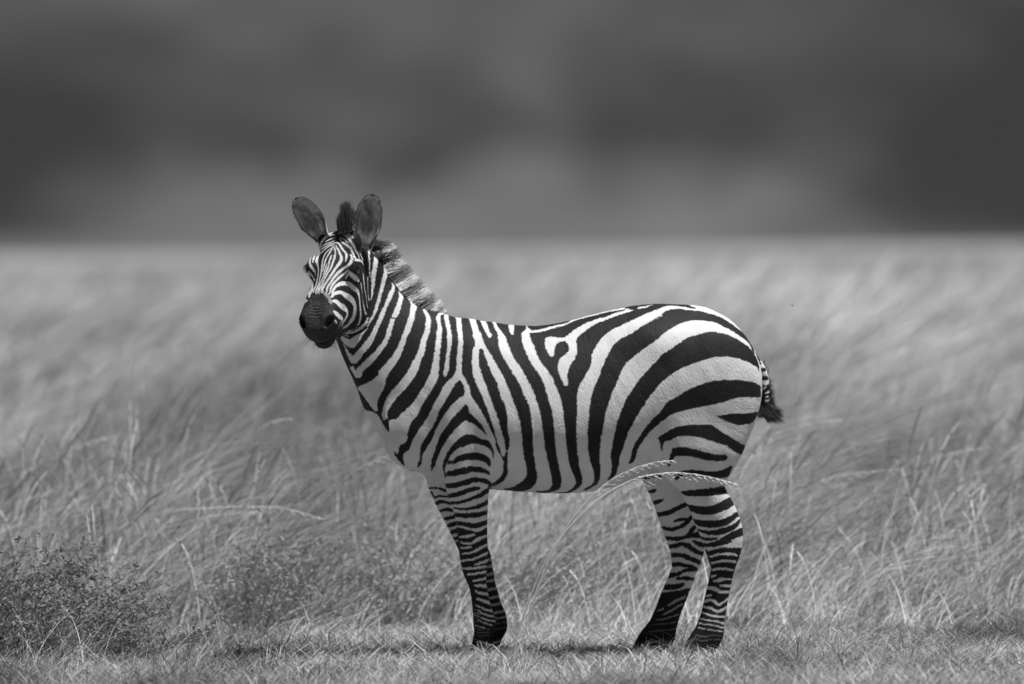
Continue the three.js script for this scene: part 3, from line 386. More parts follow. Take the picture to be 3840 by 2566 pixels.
// head stripes lie on the head itself: bands of points on its surface, [mirrored on the other cheek?, dark or pale, x, y, half width ...]
const headBands = [
  [0, 1, 690, 75, 5, 760, 80, 12, 810, 125, 15, 850, 180, 14, 880, 235, 12, 905, 295, 14, 935, 345, 12, 945, 390, 10], [0, 1, 690, 30, 6, 730, 52, 10, 800, 62, 10, 860, 110, 12],
  [1, 1, 940, 280, 4, 960, 330, 8, 985, 385, 10, 1000, 412, 6], [1, 1, 965, 250, 4, 1000, 320, 6, 1018, 390, 7, 1016, 460, 6],
  [0, 1, 690, 130, 5, 730, 175, 8, 790, 215, 10, 840, 255, 14, 860, 310, 13, 885, 370, 12, 902, 398, 8], [0, 1, 700, 110, 4, 750, 135, 5, 800, 185, 4],
  [0, 1, 640, 170, 4, 690, 205, 9, 725, 265, 11, 765, 310, 12, 780, 360, 12, 770, 432, 6], [0, 1, 635, 215, 3, 665, 265, 8, 695, 330, 11, 712, 380, 15, 695, 440, 16, 650, 500, 13, 610, 560, 13, 570, 620, 12, 530, 680, 12, 490, 740, 14, 460, 790, 16],
  [0, 1, 615, 235, 4, 628, 300, 7, 622, 370, 9, 600, 440, 9, 575, 510, 8, 540, 570, 8, 500, 640, 8, 465, 710, 8, 440, 760, 10, 420, 805, 8], [0, 1, 580, 350, 5, 552, 430, 8, 535, 510, 8, 500, 585, 8, 465, 650, 7, 430, 720, 7, 405, 795, 8], [0, 1, 520, 460, 3, 500, 520, 6, 468, 605, 5],
  [0, 1, 600, 225, 4, 570, 290, 6, 540, 340, 7, 505, 400, 8, 485, 470, 8, 460, 560, 4], [0, 1, 590, 245, 3, 525, 295, 7, 480, 360, 9, 460, 430, 9, 450, 510, 9, 440, 590, 9, 425, 660, 8, 410, 740, 9, 380, 805, 8],
  [0, 1, 620, 205, 3, 550, 225, 7, 470, 290, 9, 410, 350, 13, 385, 410, 15, 395, 470, 13, 405, 540, 9, 400, 620, 9, 385, 700, 9, 370, 760, 10, 345, 805, 8], [0, 1, 630, 180, 3, 560, 200, 6, 480, 245, 9, 410, 290, 10, 365, 340, 9, 340, 390, 8, 332, 442, 4],
  [0, 1, 610, 160, 4, 540, 185, 6, 470, 215, 8, 405, 258, 8, 365, 300, 5], [0, 1, 630, 110, 4, 560, 135, 7, 500, 165, 5], [0, 1, 640, 75, 4, 560, 80, 8, 490, 130, 9, 440, 190, 8, 415, 235, 5], [0, 1, 620, 35, 5, 560, 58, 9, 480, 120, 7, 440, 175, 5],
  [0, 1, 310, 375, 6, 292, 410, 13, 290, 460, 13, 320, 520, 12, 360, 570, 10, 365, 620, 5], [0, 1, 310, 590, 5, 330, 640, 10, 355, 680, 8], [0, 1, 296, 735, 10, 322, 735, 13], [0, 1, 300, 800, 8, 275, 880, 7],
  [0, 1, 840, 340, 8, 855, 385, 13, 840, 440, 18, 790, 490, 16, 720, 540, 14, 660, 590, 16, 610, 650, 14, 570, 710, 12, 530, 770, 10, 520, 805, 8], [0, 1, 800, 550, 8, 750, 595, 12, 690, 640, 13, 640, 690, 12, 595, 740, 11, 570, 790, 10, 560, 840, 8, 545, 870, 6],
  [1, 1, 815, 570, 10, 850, 610, 26, 900, 650, 30, 940, 685, 18], [1, 1, 800, 600, 10, 770, 655, 8], [1, 1, 895, 418, 12, 945, 415, 15, 985, 435, 14, 1005, 475, 8],
  [1, 1, 590, 850, 10, 610, 800, 14, 650, 755, 16, 720, 725, 24, 800, 730, 28, 870, 780, 34, 930, 830, 26, 955, 900, 16, 965, 1000, 14, 970, 1100, 16, 965, 1180, 22, 940, 1260, 24, 880, 1320, 18, 800, 1370, 14, 740, 1390, 10],
  [1, 1, 585, 900, 14, 620, 860, 20, 700, 845, 22, 780, 890, 34, 850, 940, 36, 890, 1010, 26, 895, 1080, 28, 880, 1160, 32, 840, 1230, 40, 790, 1290, 25, 750, 1310, 15, 720, 1335, 14],
  [1, 1, 600, 960, 14, 650, 970, 28, 700, 1020, 32, 750, 1050, 34, 790, 1100, 22, 790, 1150, 18, 770, 1190, 10, 740, 1240, 10, 720, 1290, 10, 690, 1345, 9], [1, 1, 615, 1100, 12, 650, 1130, 28, 690, 1170, 30, 720, 1190, 22, 725, 1210, 14, 700, 1260, 12, 670, 1330, 12, 645, 1400, 9], [1, 1, 630, 1225, 12, 655, 1262, 8],
  [1, 1, 1000, 600, 8, 1010, 680, 10, 1030, 800, 9, 1050, 900, 8, 1060, 1000, 6, 1062, 1100, 5], [1, 1, 975, 720, 6, 990, 800, 8, 1005, 900, 9, 1015, 1000, 10, 1030, 1100, 13, 1045, 1180, 13, 1028, 1225, 14, 1000, 1270, 14, 940, 1330, 12, 880, 1362, 8],
  [1, 1, 1050, 520, 8, 1055, 620, 9, 1065, 720, 8, 1075, 850, 8, 1080, 950, 6], [1, 1, 1055, 410, 10, 1040, 450, 12, 1025, 490, 8], [0, 0.4, 460, 835, 12, 505, 870, 20, 545, 925, 22, 575, 990, 12], [0, 0.4, 300, 830, 10, 280, 880, 10],
];
function touch(px, py) {                                            // the head's surface under a measured spot
  let z = 0.5, last = z;
  for (; z > -0.15; z -= 0.004) { const p = at(px, py, z); if (headField(...p) < 0) break; last = z; }
  if (z <= -0.15) return null;
  let a = last, b = z; for (let k = 0; k < 8; k++) { const m = (a + b) / 2; if (headField(...at(px, py, m)) < 0) b = m; else a = m; }
  return at(px, py, a);
}
const CELL = 0.012, headMap = new Map();
headBands.forEach(([mir, tone, ...a], order) => {
  if (tone === 1 && a[a.length - 2] > 785 && a[a.length - 2] < 810) a.push(a[a.length - 3] - 6, 835 + (order * 17) % 36, a[a.length - 1] * 0.7);   // the forehead stripes fray out above the nose
  const rows = []; for (let i = 0; i < a.length; i += 3) rows.push([a[i], a[i + 1], a[i + 2]]);
  const add = (p, r) => { for (let i = Math.floor((p[0] - r) / CELL); i <= Math.floor((p[0] + r) / CELL); i++) for (let j = Math.floor((p[1] - r) / CELL); j <= Math.floor((p[1] + r) / CELL); j++) for (let k = Math.floor((p[2] - r) / CELL); k <= Math.floor((p[2] + r) / CELL); k++) { const key = `${i},${j},${k}`; if (!headMap.has(key)) headMap.set(key, []); headMap.get(key).push([p, r, order, tone]); } };
  for (const [x, y, w] of spline(rows, 14)) {
    const p = touch(...rH(x, y)); if (!p) continue;
    const r = w / 3.5625 * PX * 1.05 + 0.0006; add(p, r);
    if (mir) { const q = toHead(...p); const m = fromHead(-q[0], q[1], q[2]); add([m.x, m.y, m.z], r); }
  }
});
function headTone(x, y, z) {
  const c = headMap.get(`${Math.floor(x / CELL)},${Math.floor(y / CELL)},${Math.floor(z / CELL)}`); if (!c) return 0;
  let t = 0; for (const [p, r, , tone] of c) { const d = Math.hypot(x - p[0], y - p[1], z - p[2]); const m = sstep(r + 0.0012, r - 0.0012, d); if (m > 0) t = Math.max(t, m * tone); }
  return t;
}
// ---------------------------------------------------------------- the zebra, put together
const zebra = new THREE.Group();
put(zebra, 'zebra', 'black and white striped zebra standing side on, head turned to face the viewer', 'zebra');
const furRelief = (() => {                                           // short lying hair: fine streaks
  const n = 512, d = new Uint8Array(n * n * 4), w = (x, p) => ((x % p) + p) % p;
  const tile = (x, y, p, s) => { const i = Math.floor(x), j = Math.floor(y), u = fade(x - i), v = fade(y - j), h = (a, b) => hash3(w(a, p), w(b, s), 7 + p); return mix(mix(h(i, j), h(i + 1, j), u), mix(h(i, j + 1), h(i + 1, j + 1), u), v); };
  for (let j = 0; j < n; j++) for (let i = 0; i < n; i++) { const t = (i + j * 0.5) / n, v = 0.55 * tile(t * 128, j / n * 40, 128, 40) + 0.3 * tile(t * 64, j / n * 20, 64, 20) + 0.3 * tile(i / n * 24, j / n * 24, 24, 24); const o = (j * n + i) * 4; d[o] = d[o + 1] = d[o + 2] = clamp(v * 230, 0, 255); d[o + 3] = 255; }
  const t = new THREE.DataTexture(d, n, n); t.wrapS = t.wrapT = THREE.RepeatWrapping; t.magFilter = THREE.LinearFilter; t.minFilter = THREE.LinearFilter; t.needsUpdate = true; return t;
})();
const coat = new THREE.MeshPhysicalMaterial({ vertexColors: true, roughness: 0.7, bumpMap: furRelief, bumpScale: 0.0016, specularIntensity: 0.6 });
const WHITE = 0.72, BLACK = 0.009;
const geo = (() => {
  const { P, N, tri } = meshBody(CELLSIZE), n = P.length / 3, C = new Float32Array(n * 3), UV = new Float32Array(n * 2);
  const main = fields.slice(0, 8).map((p) => p.f);
  for (let i = 0; i < n; i++) {
    const x = P[i * 3], y = P[i * 3 + 1], z = P[i * 3 + 2];
    let part = 0, m = 1e9; for (let q = 0; q < 8; q++) { const d = main[q](x, y, z); if (d < m) { m = d; part = q; } }
    const jx = 0.0045 * (noise(x * 260, y * 260, z * 260) - 0.5) + 0.0035 * (noise(x * 90 + 5, y * 90, z * 90) - 0.5), jy = 0.0045 * (noise(x * 260 + 31, y * 260, z * 260) - 0.5) + 0.0035 * (noise(x * 90, y * 90 + 9, z * 90) - 0.5);
    let t, dark = BLACK, pale = WHITE;
    const grime = fbm(x * 26, y * 26, z * 26, 3), fleck = noise(x * 190, y * 190, z * 190);
    if (part === 7) {
      const [s, l, h] = toHead(x, y, z), edge = 0.318 + 0.05 * (fbm(s * 60, h * 60, l * 60, 3) - 0.5) * 2 + 0.04 * (s / 0.05) ** 2;
      t = headTone(x + jx * 0.4, y + jy * 0.4, z);
      const nose = sstep(edge - 0.008, edge + 0.008, l + 0.04 * (noise(x * 300, y * 300, z * 300) - 0.5)); t *= 1 - nose; dark = mix(BLACK, 0.014 + 0.02 * grime + 0.02 * sstep(0.55, 0.8, noise(x * 150, y * 150, z * 150)), nose);
      if (Math.hypot(Math.abs(s) - 0.1, (l - 0.162) * 1.1, (h + 0.042) * 0.8) < 0.028) { t *= 0.06; dark = 0.008; }
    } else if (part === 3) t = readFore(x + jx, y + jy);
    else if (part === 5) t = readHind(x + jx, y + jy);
    else t = readBody(x + jx, y + jy);
    pale *= 0.9 + 0.18 * grime - 0.09 * (fleck > 0.8 ? 1 : 0);
    const dust = 0.003 * fleck + 0.006 * Math.max(0, grime - 0.45);
    const c = mix(dark + dust, pale, t);
    C[i * 3] = C[i * 3 + 1] = C[i * 3 + 2] = c;
    UV[i * 2] = (x + z * 0.31) * 4.1; UV[i * 2 + 1] = (y + z * 0.53) * 4.1;
  }
  const g = new THREE.BufferGeometry(); g.setAttribute('position', new THREE.BufferAttribute(P, 3)); g.setAttribute('normal', new THREE.BufferAttribute(N, 3)); g.setAttribute('color', new THREE.BufferAttribute(C, 3)); g.setAttribute('uv', new THREE.BufferAttribute(UV, 2)); g.setIndex(new THREE.BufferAttribute(new Uint32Array(tri), 1));
  console.log('zebra triangles', tri.length / 3); return g;
})();
put(new THREE.Mesh(geo, coat), 'body', null, null, null, zebra);

// thin hairs: [root, direction, length, sag direction, sag, width, tone at the root, tone at the tip]
function hairs(list, segs = 4) {
  const P = [], C = [], I = [], M = [], v = new THREE.Vector3(), side = new THREE.Vector3(), view = new THREE.Vector3();
  const r = rng(77);
  for (const [root, dir, len, sagDir, sag, w, c0, c1, skin] of list) {
    view.set(r() - 0.5, r() - 0.5, r() - 0.5 + 0.6).normalize(); side.crossVectors(dir, view).normalize();
    const base = P.length / 3;
    for (let k = 0; k <= segs; k++) {
      const t = k / segs, ww = w * (1 - 0.8 * t * t) * 0.5, c = mix(c0, c1, t);
      v.copy(root).addScaledVector(dir, len * t).addScaledVector(sagDir, sag * t * t);
      P.push(v.x - side.x * ww, v.y - side.y * ww, v.z - side.z * ww, v.x + side.x * ww, v.y + side.y * ww, v.z + side.z * ww); C.push(c, c, c, c, c, c);
      if (skin) M.push(skin.x, skin.y, skin.z, skin.x, skin.y, skin.z);
      if (k) { const o = base + k * 2; I.push(o - 2, o - 1, o + 1, o - 2, o + 1, o); }
    }
  }
  const g = new THREE.BufferGeometry(); g.setAttribute('position', new THREE.Float32BufferAttribute(P, 3)); g.setAttribute('color', new THREE.Float32BufferAttribute(C, 3)); g.setIndex(I); if (M.length === P.length) g.setAttribute('normal', new THREE.Float32BufferAttribute(M, 3)); else g.computeVertexNormals(); return g;
}
const hairMat = new THREE.MeshPhysicalMaterial({ vertexColors: true, roughness: 0.55, side: THREE.DoubleSide, transmission: 0.15, thickness: 0 });
const V3 = (a) => new THREE.Vector3(...a);

{ // mane: stiff upright crest along the top of the neck, striped like the neck below it
  const r = rng(5), line = spline([[400, -40], [432, 40], [470, 120], [520, 195], [580, 270], [650, 385], [735, 490], [800, 575], [880, 660], [950, 745], [1050, 830], [1105, 880], [1180, 925], [1260, 958], [1345, 970]].map(([x, y], i, A) => [...at(...rN(x - 12, y + 14), mix(0.0, 0, i / 14) - 0.02 * Math.exp(-(((i - 4) / 3) ** 2))), x]), 10);
  const tip = spline([[440, -70, 0.055], [600, 60, 0.075], [760, 200, 0.088], [930, 350, 0.092], [1110, 520, 0.092], [1240, 640, 0.086], [1330, 760, 0.07], [1400, 900, 0.04]].map(([x, y, h]) => [x, y, h]), 8);
  const paleAt = [[470, 522], [588, 648], [735, 806], [876, 952], [1050, 1106], [1160, 1196]];
  const list = [];
  for (let q = 0; q < 15000; q++) {
    const u = r() * (line.length - 1.01), i = Math.floor(u), f = u - i, a = line[i], b = line[i + 1], x = mix(a[3], b[3], f), t = u / (line.length - 1);
    const zz = (r() - 0.5) * 2, half = 0.017;
    const tang = new THREE.Vector3(b[0] - a[0], b[1] - a[1], 0).normalize(), up = new THREE.Vector3(-tang.y, tang.x, 0);
    if (up.y < 0) up.negate();
    const len = (0.082 * sstep(0.0, 0.14, t) ** 0.5 * (1 - 0.62 * sstep(0.72, 1, t)) * (1 - 0.3 * zz * zz)) * (0.72 + 0.42 * r() ** 2);
    const lean = 0.16 + 0.42 * sstep(0.65, 1, t);
    const dir = up.clone().addScaledVector(tang, lean + (r() - 0.5) * 0.26).add(new THREE.Vector3(0, 0, zz * 0.12 + (r() - 0.5) * 0.12)).normalize();
    const xs = x + (r() - 0.5) * 10, pale = paleAt.some(([p, e]) => xs > p && xs < e);
    const root = new THREE.Vector3(mix(a[0], b[0], f), mix(a[1], b[1], f) - 0.004 * zz * zz, mix(a[2], b[2], f) + zz * half);
    const g = r();
    list.push([root, dir, len, tang, 0.008 * r(), 0.0021 + 0.0009 * r(), pale ? 0.7 * (0.8 + 0.25 * g) : 0.012, pale ? (g < 0.32 ? 0.08 : 0.6) : (g < 0.22 ? 0.18 : 0.02), new THREE.Vector3(up.x * 0.6 + (r() - 0.5) * 0.5, up.y * 0.9 + (r() - 0.5) * 0.4, zz * 0.6 + 0.25 + (r() - 0.5) * 0.4).normalize()]);
  }
  put(new THREE.Mesh(hairs(list, 3), hairMat), 'mane', 'upright striped mane', null, null, zebra);
}
{ // forelock: dark tuft between the ears
  const r = rng(6), list = [];
  for (let q = 0; q < 2600; q++) {
    const t = r(), s = (r() - 0.5) * 2, base = at(...rC(mix(512, 628, t) + s * 14, mix(455, 420, t) + 14 * r()), mix(0.15, 0.1, r()));
    const tipx = mix(505, 640, t) + (r() - 0.5) * 60, tipy = mix(330, 240, Math.sin(t * 2.6)) - 30 * r() - (t > 0.25 && t < 0.65 ? 45 : 0), p = at(...rC(tipx, tipy), base[2] - 0.03 + (r() - 0.5) * 0.04);
    const d = V3(p).sub(V3(base)), len = d.length() * (0.7 + 0.35 * r()); d.normalize();
    const pale = r() < 0.1 && t > 0.5;
    list.push([V3(base), d, pale ? len * 0.55 : len, new THREE.Vector3(1, 0, 0), (r() - 0.5) * 0.012, 0.0018, pale ? 0.5 : 0.01, pale ? 0.45 : 0.045]);
  }
  put(new THREE.Mesh(hairs(list), hairMat), 'forelock', 'dark tuft of hair between the ears', null, null, zebra);
}
{ // ears: furred cups with hair inside
  const r = rng(8);
  const ear = (base, tip, wide, z0, z1, twist, flare) => {
    const B = V3(at(...rC(...base), z0)), T = V3(at(...rC(...tip), z1)), ax = T.clone().sub(B), L = ax.length(); ax.normalize();
    const out = new THREE.Vector3(Math.sin(twist), 0.1, Math.cos(twist)); out.addScaledVector(ax, -out.dot(ax)).normalize();
    const lat = new THREE.Vector3().crossVectors(ax, out).normalize();
    const nu = 44, nv = 36, P = [], C = [], I = [], inner = [];
    const R = (u) => wide * (u < 0.5 ? mix(0.55, 1, sstep(0, 0.46, u)) : Math.pow(Math.max(0, 1 - ((u - 0.5) / 0.5) ** 2.1), 0.6));
    const phi = (u) => mix(2.3, 1.25, sstep(0.0, 0.55, u));
    const point = (u, v, off) => { const a = phi(u) * v, rr = R(u) + off, w = Math.sin(a) * rr, d = Math.cos(a) * rr; return B.clone().addScaledVector(ax, L * u).addScaledVector(lat, w + flare * u * u).addScaledVector(out, -d * 0.62 + 0.018 * u); };
    for (let s = 0; s < 2; s++) for (let i = 0; i <= nu; i++) for (let j = 0; j <= nv; j++) {
      const u = i / nu, v = j / nv * 2 - 1, rim = Math.abs(v), th = 0.0045 * Math.sqrt(Math.max(0, 1 - rim ** 6)) * (u > 0.97 ? 0.2 : 1), p = point(u, v, s ? th : 0); P.push(p.x, p.y, p.z);
      const n = fbm(u * 14, v * 9, s * 3, 3); let c;
      if (!s) c = rim > 0.9 || u > 0.965 ? 0.05 : rim > 0.62 - 0.3 * n ? 0.6 + 0.1 * n : 0.3 + 0.25 * n; else c = u > 0.72 + 0.04 * n ? 0.02 : u > 0.5 && u < 0.62 ? 0.02 : 0.55 * (0.85 + 0.3 * n);
      if (s && rim > 0.86) c = 0.04;
      C.push(c, c, c);
    }
    const row = nv + 1, sheetN = (nu + 1) * row;
    for (let s = 0; s < 2; s++) for (let i = 0; i < nu; i++) for (let j = 0; j < nv; j++) { const o = s * sheetN + i * row + j; if (s) I.push(o, o + row, o + 1, o + 1, o + row, o + row + 1); else I.push(o, o + 1, o + row, o + 1, o + row + 1, o + row); }
    for (let i = 0; i < nu; i++) for (const j of [0, nv]) { const a = i * row + j, b = a + row, c = a + sheetN, d = b + sheetN; I.push(a, b, d, a, d, c); }
    const g = new THREE.BufferGeometry(); g.setAttribute('position', new THREE.Float32BufferAttribute(P, 3)); g.setAttribute('color', new THREE.Float32BufferAttribute(C, 3)); g.setIndex(I); g.computeVertexNormals();
    const e = put(new THREE.Mesh(g, new THREE.MeshStandardMaterial({ vertexColors: true, roughness: 0.9, side: THREE.DoubleSide })), 'ear', null, null, null, zebra);
    for (let q = 0; q < 2600; q++) {
      const u = 0.04 + 0.8 * r(), v = (r() * 2 - 1) * 0.8, a = point(u, v, -0.001), d = ax.clone().multiplyScalar(0.5 + 0.5 * r()).addScaledVector(lat, -Math.sign(v) * (0.2 + 0.9 * r()) + (r() - 0.5) * 0.5).addScaledVector(out, 0.15 + 0.4 * r()).normalize();
      const n = noise(u * 9 + v * 3, v * 4, 3); inner.push([a, d, 0.012 + 0.016 * r(), ax, 0.006 * r(), 0.0018, (0.36 + 0.25 * r()) * (0.35 + n), (0.5 + 0.4 * r()) * (0.35 + n)]);
    }
    for (let q = 0; q < 500; q++) { const u = r() * 0.98, v = r() < 0.5 ? -1 : 1, a = point(u, v, 0.001), d = a.clone().sub(point(u, v * 0.8, 0)).normalize().addScaledVector(ax, 0.5).normalize(); inner.push([a, d, 0.005 + 0.005 * r(), ax, 0, 0.001, 0.05, 0.14]); }
    put(new THREE.Mesh(hairs(inner, 3), hairMat), 'ear_hair', null, null, null, e);
  };
  ear([372, 500], [150, 134], 0.05, 0.1, 0.1, -0.3, -0.004);
  ear([722, 580], [786, 108], 0.053, 0.085, 0.08, 0.1, 0.006);
}
{ // eyes, lashes, whiskers
  const black = new THREE.MeshPhysicalMaterial({ color: grey(0.006), roughness: 0.12, clearcoat: 1, clearcoatRoughness: 0.05 });
  for (const s of [1, -1]) {
    const c = fromHead(s * 0.0965, 0.164, -0.04), e = new THREE.Mesh(new THREE.SphereGeometry(0.0215, 28, 20), black); e.position.copy(c); put(e, 'eye', null, null, null, zebra);
    const r = rng(30 + s), list = [];
    for (let q = 0; q < 70; q++) { const t = r(), root = fromHead(s * (0.108 + 0.008 * Math.sin(t * 3)), 0.144 + 0.006 * r(), -0.068 + 0.048 * t), d = HS.clone().multiplyScalar(s * 0.8).addScaledVector(HD, 0.55 + 0.3 * r()).addScaledVector(HN, (t - 0.3) * 0.7).normalize(); list.push([root, d, 0.012 + 0.01 * r(), HD, 0.006, 0.0012, 0.008, 0.02]); }
    put(new THREE.Mesh(hairs(list, 3), hairMat), 'eyelashes', null, null, null, zebra);
  }
  const r = rng(9), list = [];
  for (let q = 0; q < 240; q++) { const s = (r() - 0.5) * 0.1, under = r() < 0.6, root = fromHead(s, 0.41 + 0.06 * r(), under ? -0.14 : -0.08 - 0.02 * r()), d = HN.clone().multiplyScalar(under ? -0.7 : -0.1).addScaledVector(HS, s * 14 + (r() - 0.5)).addScaledVector(HD, 0.3 + 0.4 * r()).normalize(); list.push([root, d, 0.02 + 0.035 * r(), new THREE.Vector3(0, -1, 0), 0.01, 0.0006, 0.02, 0.03]); }
  put(new THREE.Mesh(hairs(list, 3), hairMat), 'whiskers', null, null, null, zebra);
}
{ // tail hair: a thin fringe along the dock and the dark switch at its end
  const r = rng(12), list = [];
  for (let q = 0; q < 520; q++) {
    const t = r() ** 0.7, x = mix(505, 648, Math.sin(t * 1.5)), y = mix(420, 1100, t), root = V3(at(...rQ(x, y), -0.03 + (r() - 0.5) * 0.025)), up = t < 0.35;
    const tipp = V3(at(...rQ(x + (up ? 30 + 40 * r() : 60 + 90 * r()) * (0.5 + r() * 0.6), y + (up ? -120 - 60 * r() : mix(-110, 70, r()))), root.z + (r() - 0.5) * 0.03)), d = tipp.sub(root), len = d.length(); d.normalize();
    if (q % 3 && up && r() < 0.4) continue;
    list.push([root, d, len * (0.5 + 0.6 * r()), new THREE.Vector3(0.4, -1, 0), 0.012 * r(), 0.0011, 0.012, r() < 0.4 ? 0.2 : 0.03]);
  }
  for (let q = 0; q < 2600; q++) {
    const t = r(), root = V3(at(...rQ(mix(440, 640, r()), mix(1010, 1200, r())), -0.03 + (r() - 0.5) * 0.035)), a = r();
    const end = a < 0.3 ? [mix(400, 560, r()), mix(1240, 1340, r())] : a < 0.85 ? [mix(560, 760, r()), mix(1260, 1420, r())] : [mix(740, 900, r()), mix(1180, 1440, r())];
    const d = V3(at(...rQ(...end), -0.03 + (r() - 0.5) * 0.08)).sub(root), len = d.length(); d.normalize();
    list.push([root, d, len * (0.75 + 0.3 * r()), new THREE.Vector3(0.5, -0.4, 0), 0.016 * r(), 0.0015, 0.01, 0.018]);
  }
  put(new THREE.Mesh(hairs(list, 4), hairMat), 'tail_hair', 'dark hair of the tail', null, null, zebra);
}
{ // hooves: blunt cones, flat underneath, sloping forward
  const horn = new THREE.MeshStandardMaterial({ vertexColors: true, roughness: 0.7 });
  const hoof = (top, toeX, heelX, z) => {
    const t = at(...top, z), a = at(toeX, 2470, z)[0], b = at(heelX, 2470, z)[0], cx = (a + b) / 2, gy = ground(cx, z) + 0.002, P = [], I = [], n = 28, rows = 6;
    for (let i = 0; i <= rows; i++) { const u = i / rows; for (let j = 0; j < n; j++) { const an = j / n * Math.PI * 2, rx = mix((b - a) / 2, 0.037, u), rz = mix(0.053, 0.04, u); P.push(mix(cx, t[0], u) + Math.cos(an) * rx * (1 + (i % 2 ? 0.006 : 0)), mix(gy, t[1], u), z + Math.sin(an) * rz); } }
    for (let i = 0; i < rows; i++) for (let j = 0; j < n; j++) { const o = i * n + j, q = i * n + (j + 1) % n; I.push(o, o + n, q, q, o + n, q + n); }
    const c = P.length / 3; P.push(cx, gy, z); for (let j = 0; j < n; j++) I.push(c, j, (j + 1) % n);
    const e = P.length / 3; P.push(t[0], t[1] + 0.004, z); for (let j = 0; j < n; j++) I.push(e, rows * n + (j + 1) % n, rows * n + j);
    const g = new THREE.BufferGeometry(); const C = []; for (let i = 0; i < P.length; i += 3) { const c = 0.035 + 0.11 * sstep(0.42, 0.7, fbm(P[i] * 70, P[i + 1] * 160, P[i + 2] * 70, 3)); C.push(c, c, c); }
    g.setAttribute('color', new THREE.Float32BufferAttribute(C, 3)); g.setAttribute('position', new THREE.Float32BufferAttribute(P, 3)); g.setIndex(I); g.computeVertexNormals();
    put(new THREE.Mesh(g, horn), 'hoof', null, null, null, zebra);
  };
  hoof([1797, 2426], 1752, 1834, 0.122); hoof([1852, 2424], 1816, 1886, -0.13); hoof([2614, 2438], 2552, 2662, 0.12); hoof([2416, 2434], 2360, 2468, -0.13);
}
// ---------------------------------------------------------------- the land: one sheet to the horizon
{
  const xs = [], zs = []; for (let i = -60; i <= 60; i++) xs.push(Math.sign(i) * (Math.abs(i) < 30 ? Math.abs(i) * 0.12 : 3.6 * Math.pow(1.26, Math.abs(i) - 30))); for (let j = 0; j <= 40; j++) zs.push(26 - j * 0.9); let z = zs[zs.length - 1]; while (z > -6000) { z -= Math.max(0.9, -z * 0.06); zs.push(z); }
  const P = [], C = [], I = [], n = xs.length;
  for (const z of zs) for (const x of xs) { P.push(x, ground(x, z), z); const c = 0.3 + 0.12 * (fbm(x * 0.7, z * 0.7, 0, 4) - 0.5); C.push(c, c, c); }
  for (let j = 0; j < zs.length - 1; j++) for (let i = 0; i < n - 1; i++) { const o = j * n + i; I.push(o, o + 1, o + n, o + 1, o + n + 1, o + n); }
  const g = new THREE.BufferGeometry(); g.setAttribute('position', new THREE.Float32BufferAttribute(P, 3)); g.setAttribute('color', new THREE.Float32BufferAttribute(C, 3)); g.setIndex(I); g.computeVertexNormals();
  put(new THREE.Mesh(g, new THREE.MeshStandardMaterial({ vertexColors: true, roughness: 1 })), 'ground').userData.kind = 'structure';
}
// grass blades: ribbons that rise, lean with the wind (to the right) and bow over
function blades(seed, count, o) {
  const r = rng(seed), P = [], C = [], I = [], N = [];
  for (let q = 0; q < count; q++) {
    const a = r() * 7, rad = o.spread * Math.sqrt(r()), x0 = Math.cos(a) * rad, z0 = Math.sin(a) * rad, h = mix(o.h0, o.h1, r() ** (o.pow ?? 1)), stalk = r() < (o.stalk ?? 0), hh = stalk ? h * 1.3 : h;
    const th = r() * 7, gust = o.wind * (0.3 + 1.5 * r()), lx = gust + Math.cos(th) * o.lean, lz = Math.sin(th) * o.lean, w = (stalk ? 0.6 : 1) * mix(o.w0, o.w1, r()), droop = (o.droop ?? 0.25) * (0.3 + 1.4 * r()), face = r() * 7, fx = Math.cos(face), fz = Math.sin(face), segs = o.segs;
    const tone = stalk ? o.c1 : mix(o.c0, o.c1, r()), base = P.length / 3, kink = r() < 0.12 ? 0.35 + 0.3 * r() : 2, kx = (r() - 0.3) * 1.6;
    for (let k = 0; k <= segs; k++) {
      const t = k / segs, b = t * t, over = Math.max(0, t - kink), y = hh * (t - droop * b * t - over * 1.2), x = x0 + lx * hh * (0.3 * t + 0.7 * b) + kx * hh * over, z = z0 + lz * hh * (0.3 * t + 0.7 * b);
      let ww = w * (1 - 0.75 * t * t) * 0.5; if (stalk && t > 0.72) ww = (o.plume ?? w * 2.5) * (0.4 + 0.6 * r()) * Math.sin(Math.PI * clamp((t - 0.66) / 0.36, 0.05, 1)) ** 0.7 * 0.5 + w * 0.2;
      P.push(x - fx * ww, Math.max(0, y), z - fz * ww, x + fx * ww, Math.max(0, y), z + fz * ww); C.push(tone, tone, tone, tone, tone, tone);
      const nx = -fz, nz = fx; for (let e = 0; e < 2; e++) N.push(nx * 0.72, 0.69, nz * 0.72);
      if (k) { const v = base + k * 2; I.push(v - 2, v - 1, v + 1, v - 2, v + 1, v); }
    }
  }
  const g = new THREE.BufferGeometry(); g.setAttribute('position', new THREE.Float32BufferAttribute(P, 3)); g.setAttribute('color', new THREE.Float32BufferAttribute(C, 3)); g.setIndex(I); g.setAttribute('normal', new THREE.Float32BufferAttribute(N, 3)); return g;
}
const grassMat = new THREE.MeshPhysicalMaterial({ vertexColors: true, roughness: 0.8, side: THREE.DoubleSide, transmission: 0.35, thickness: 0 });
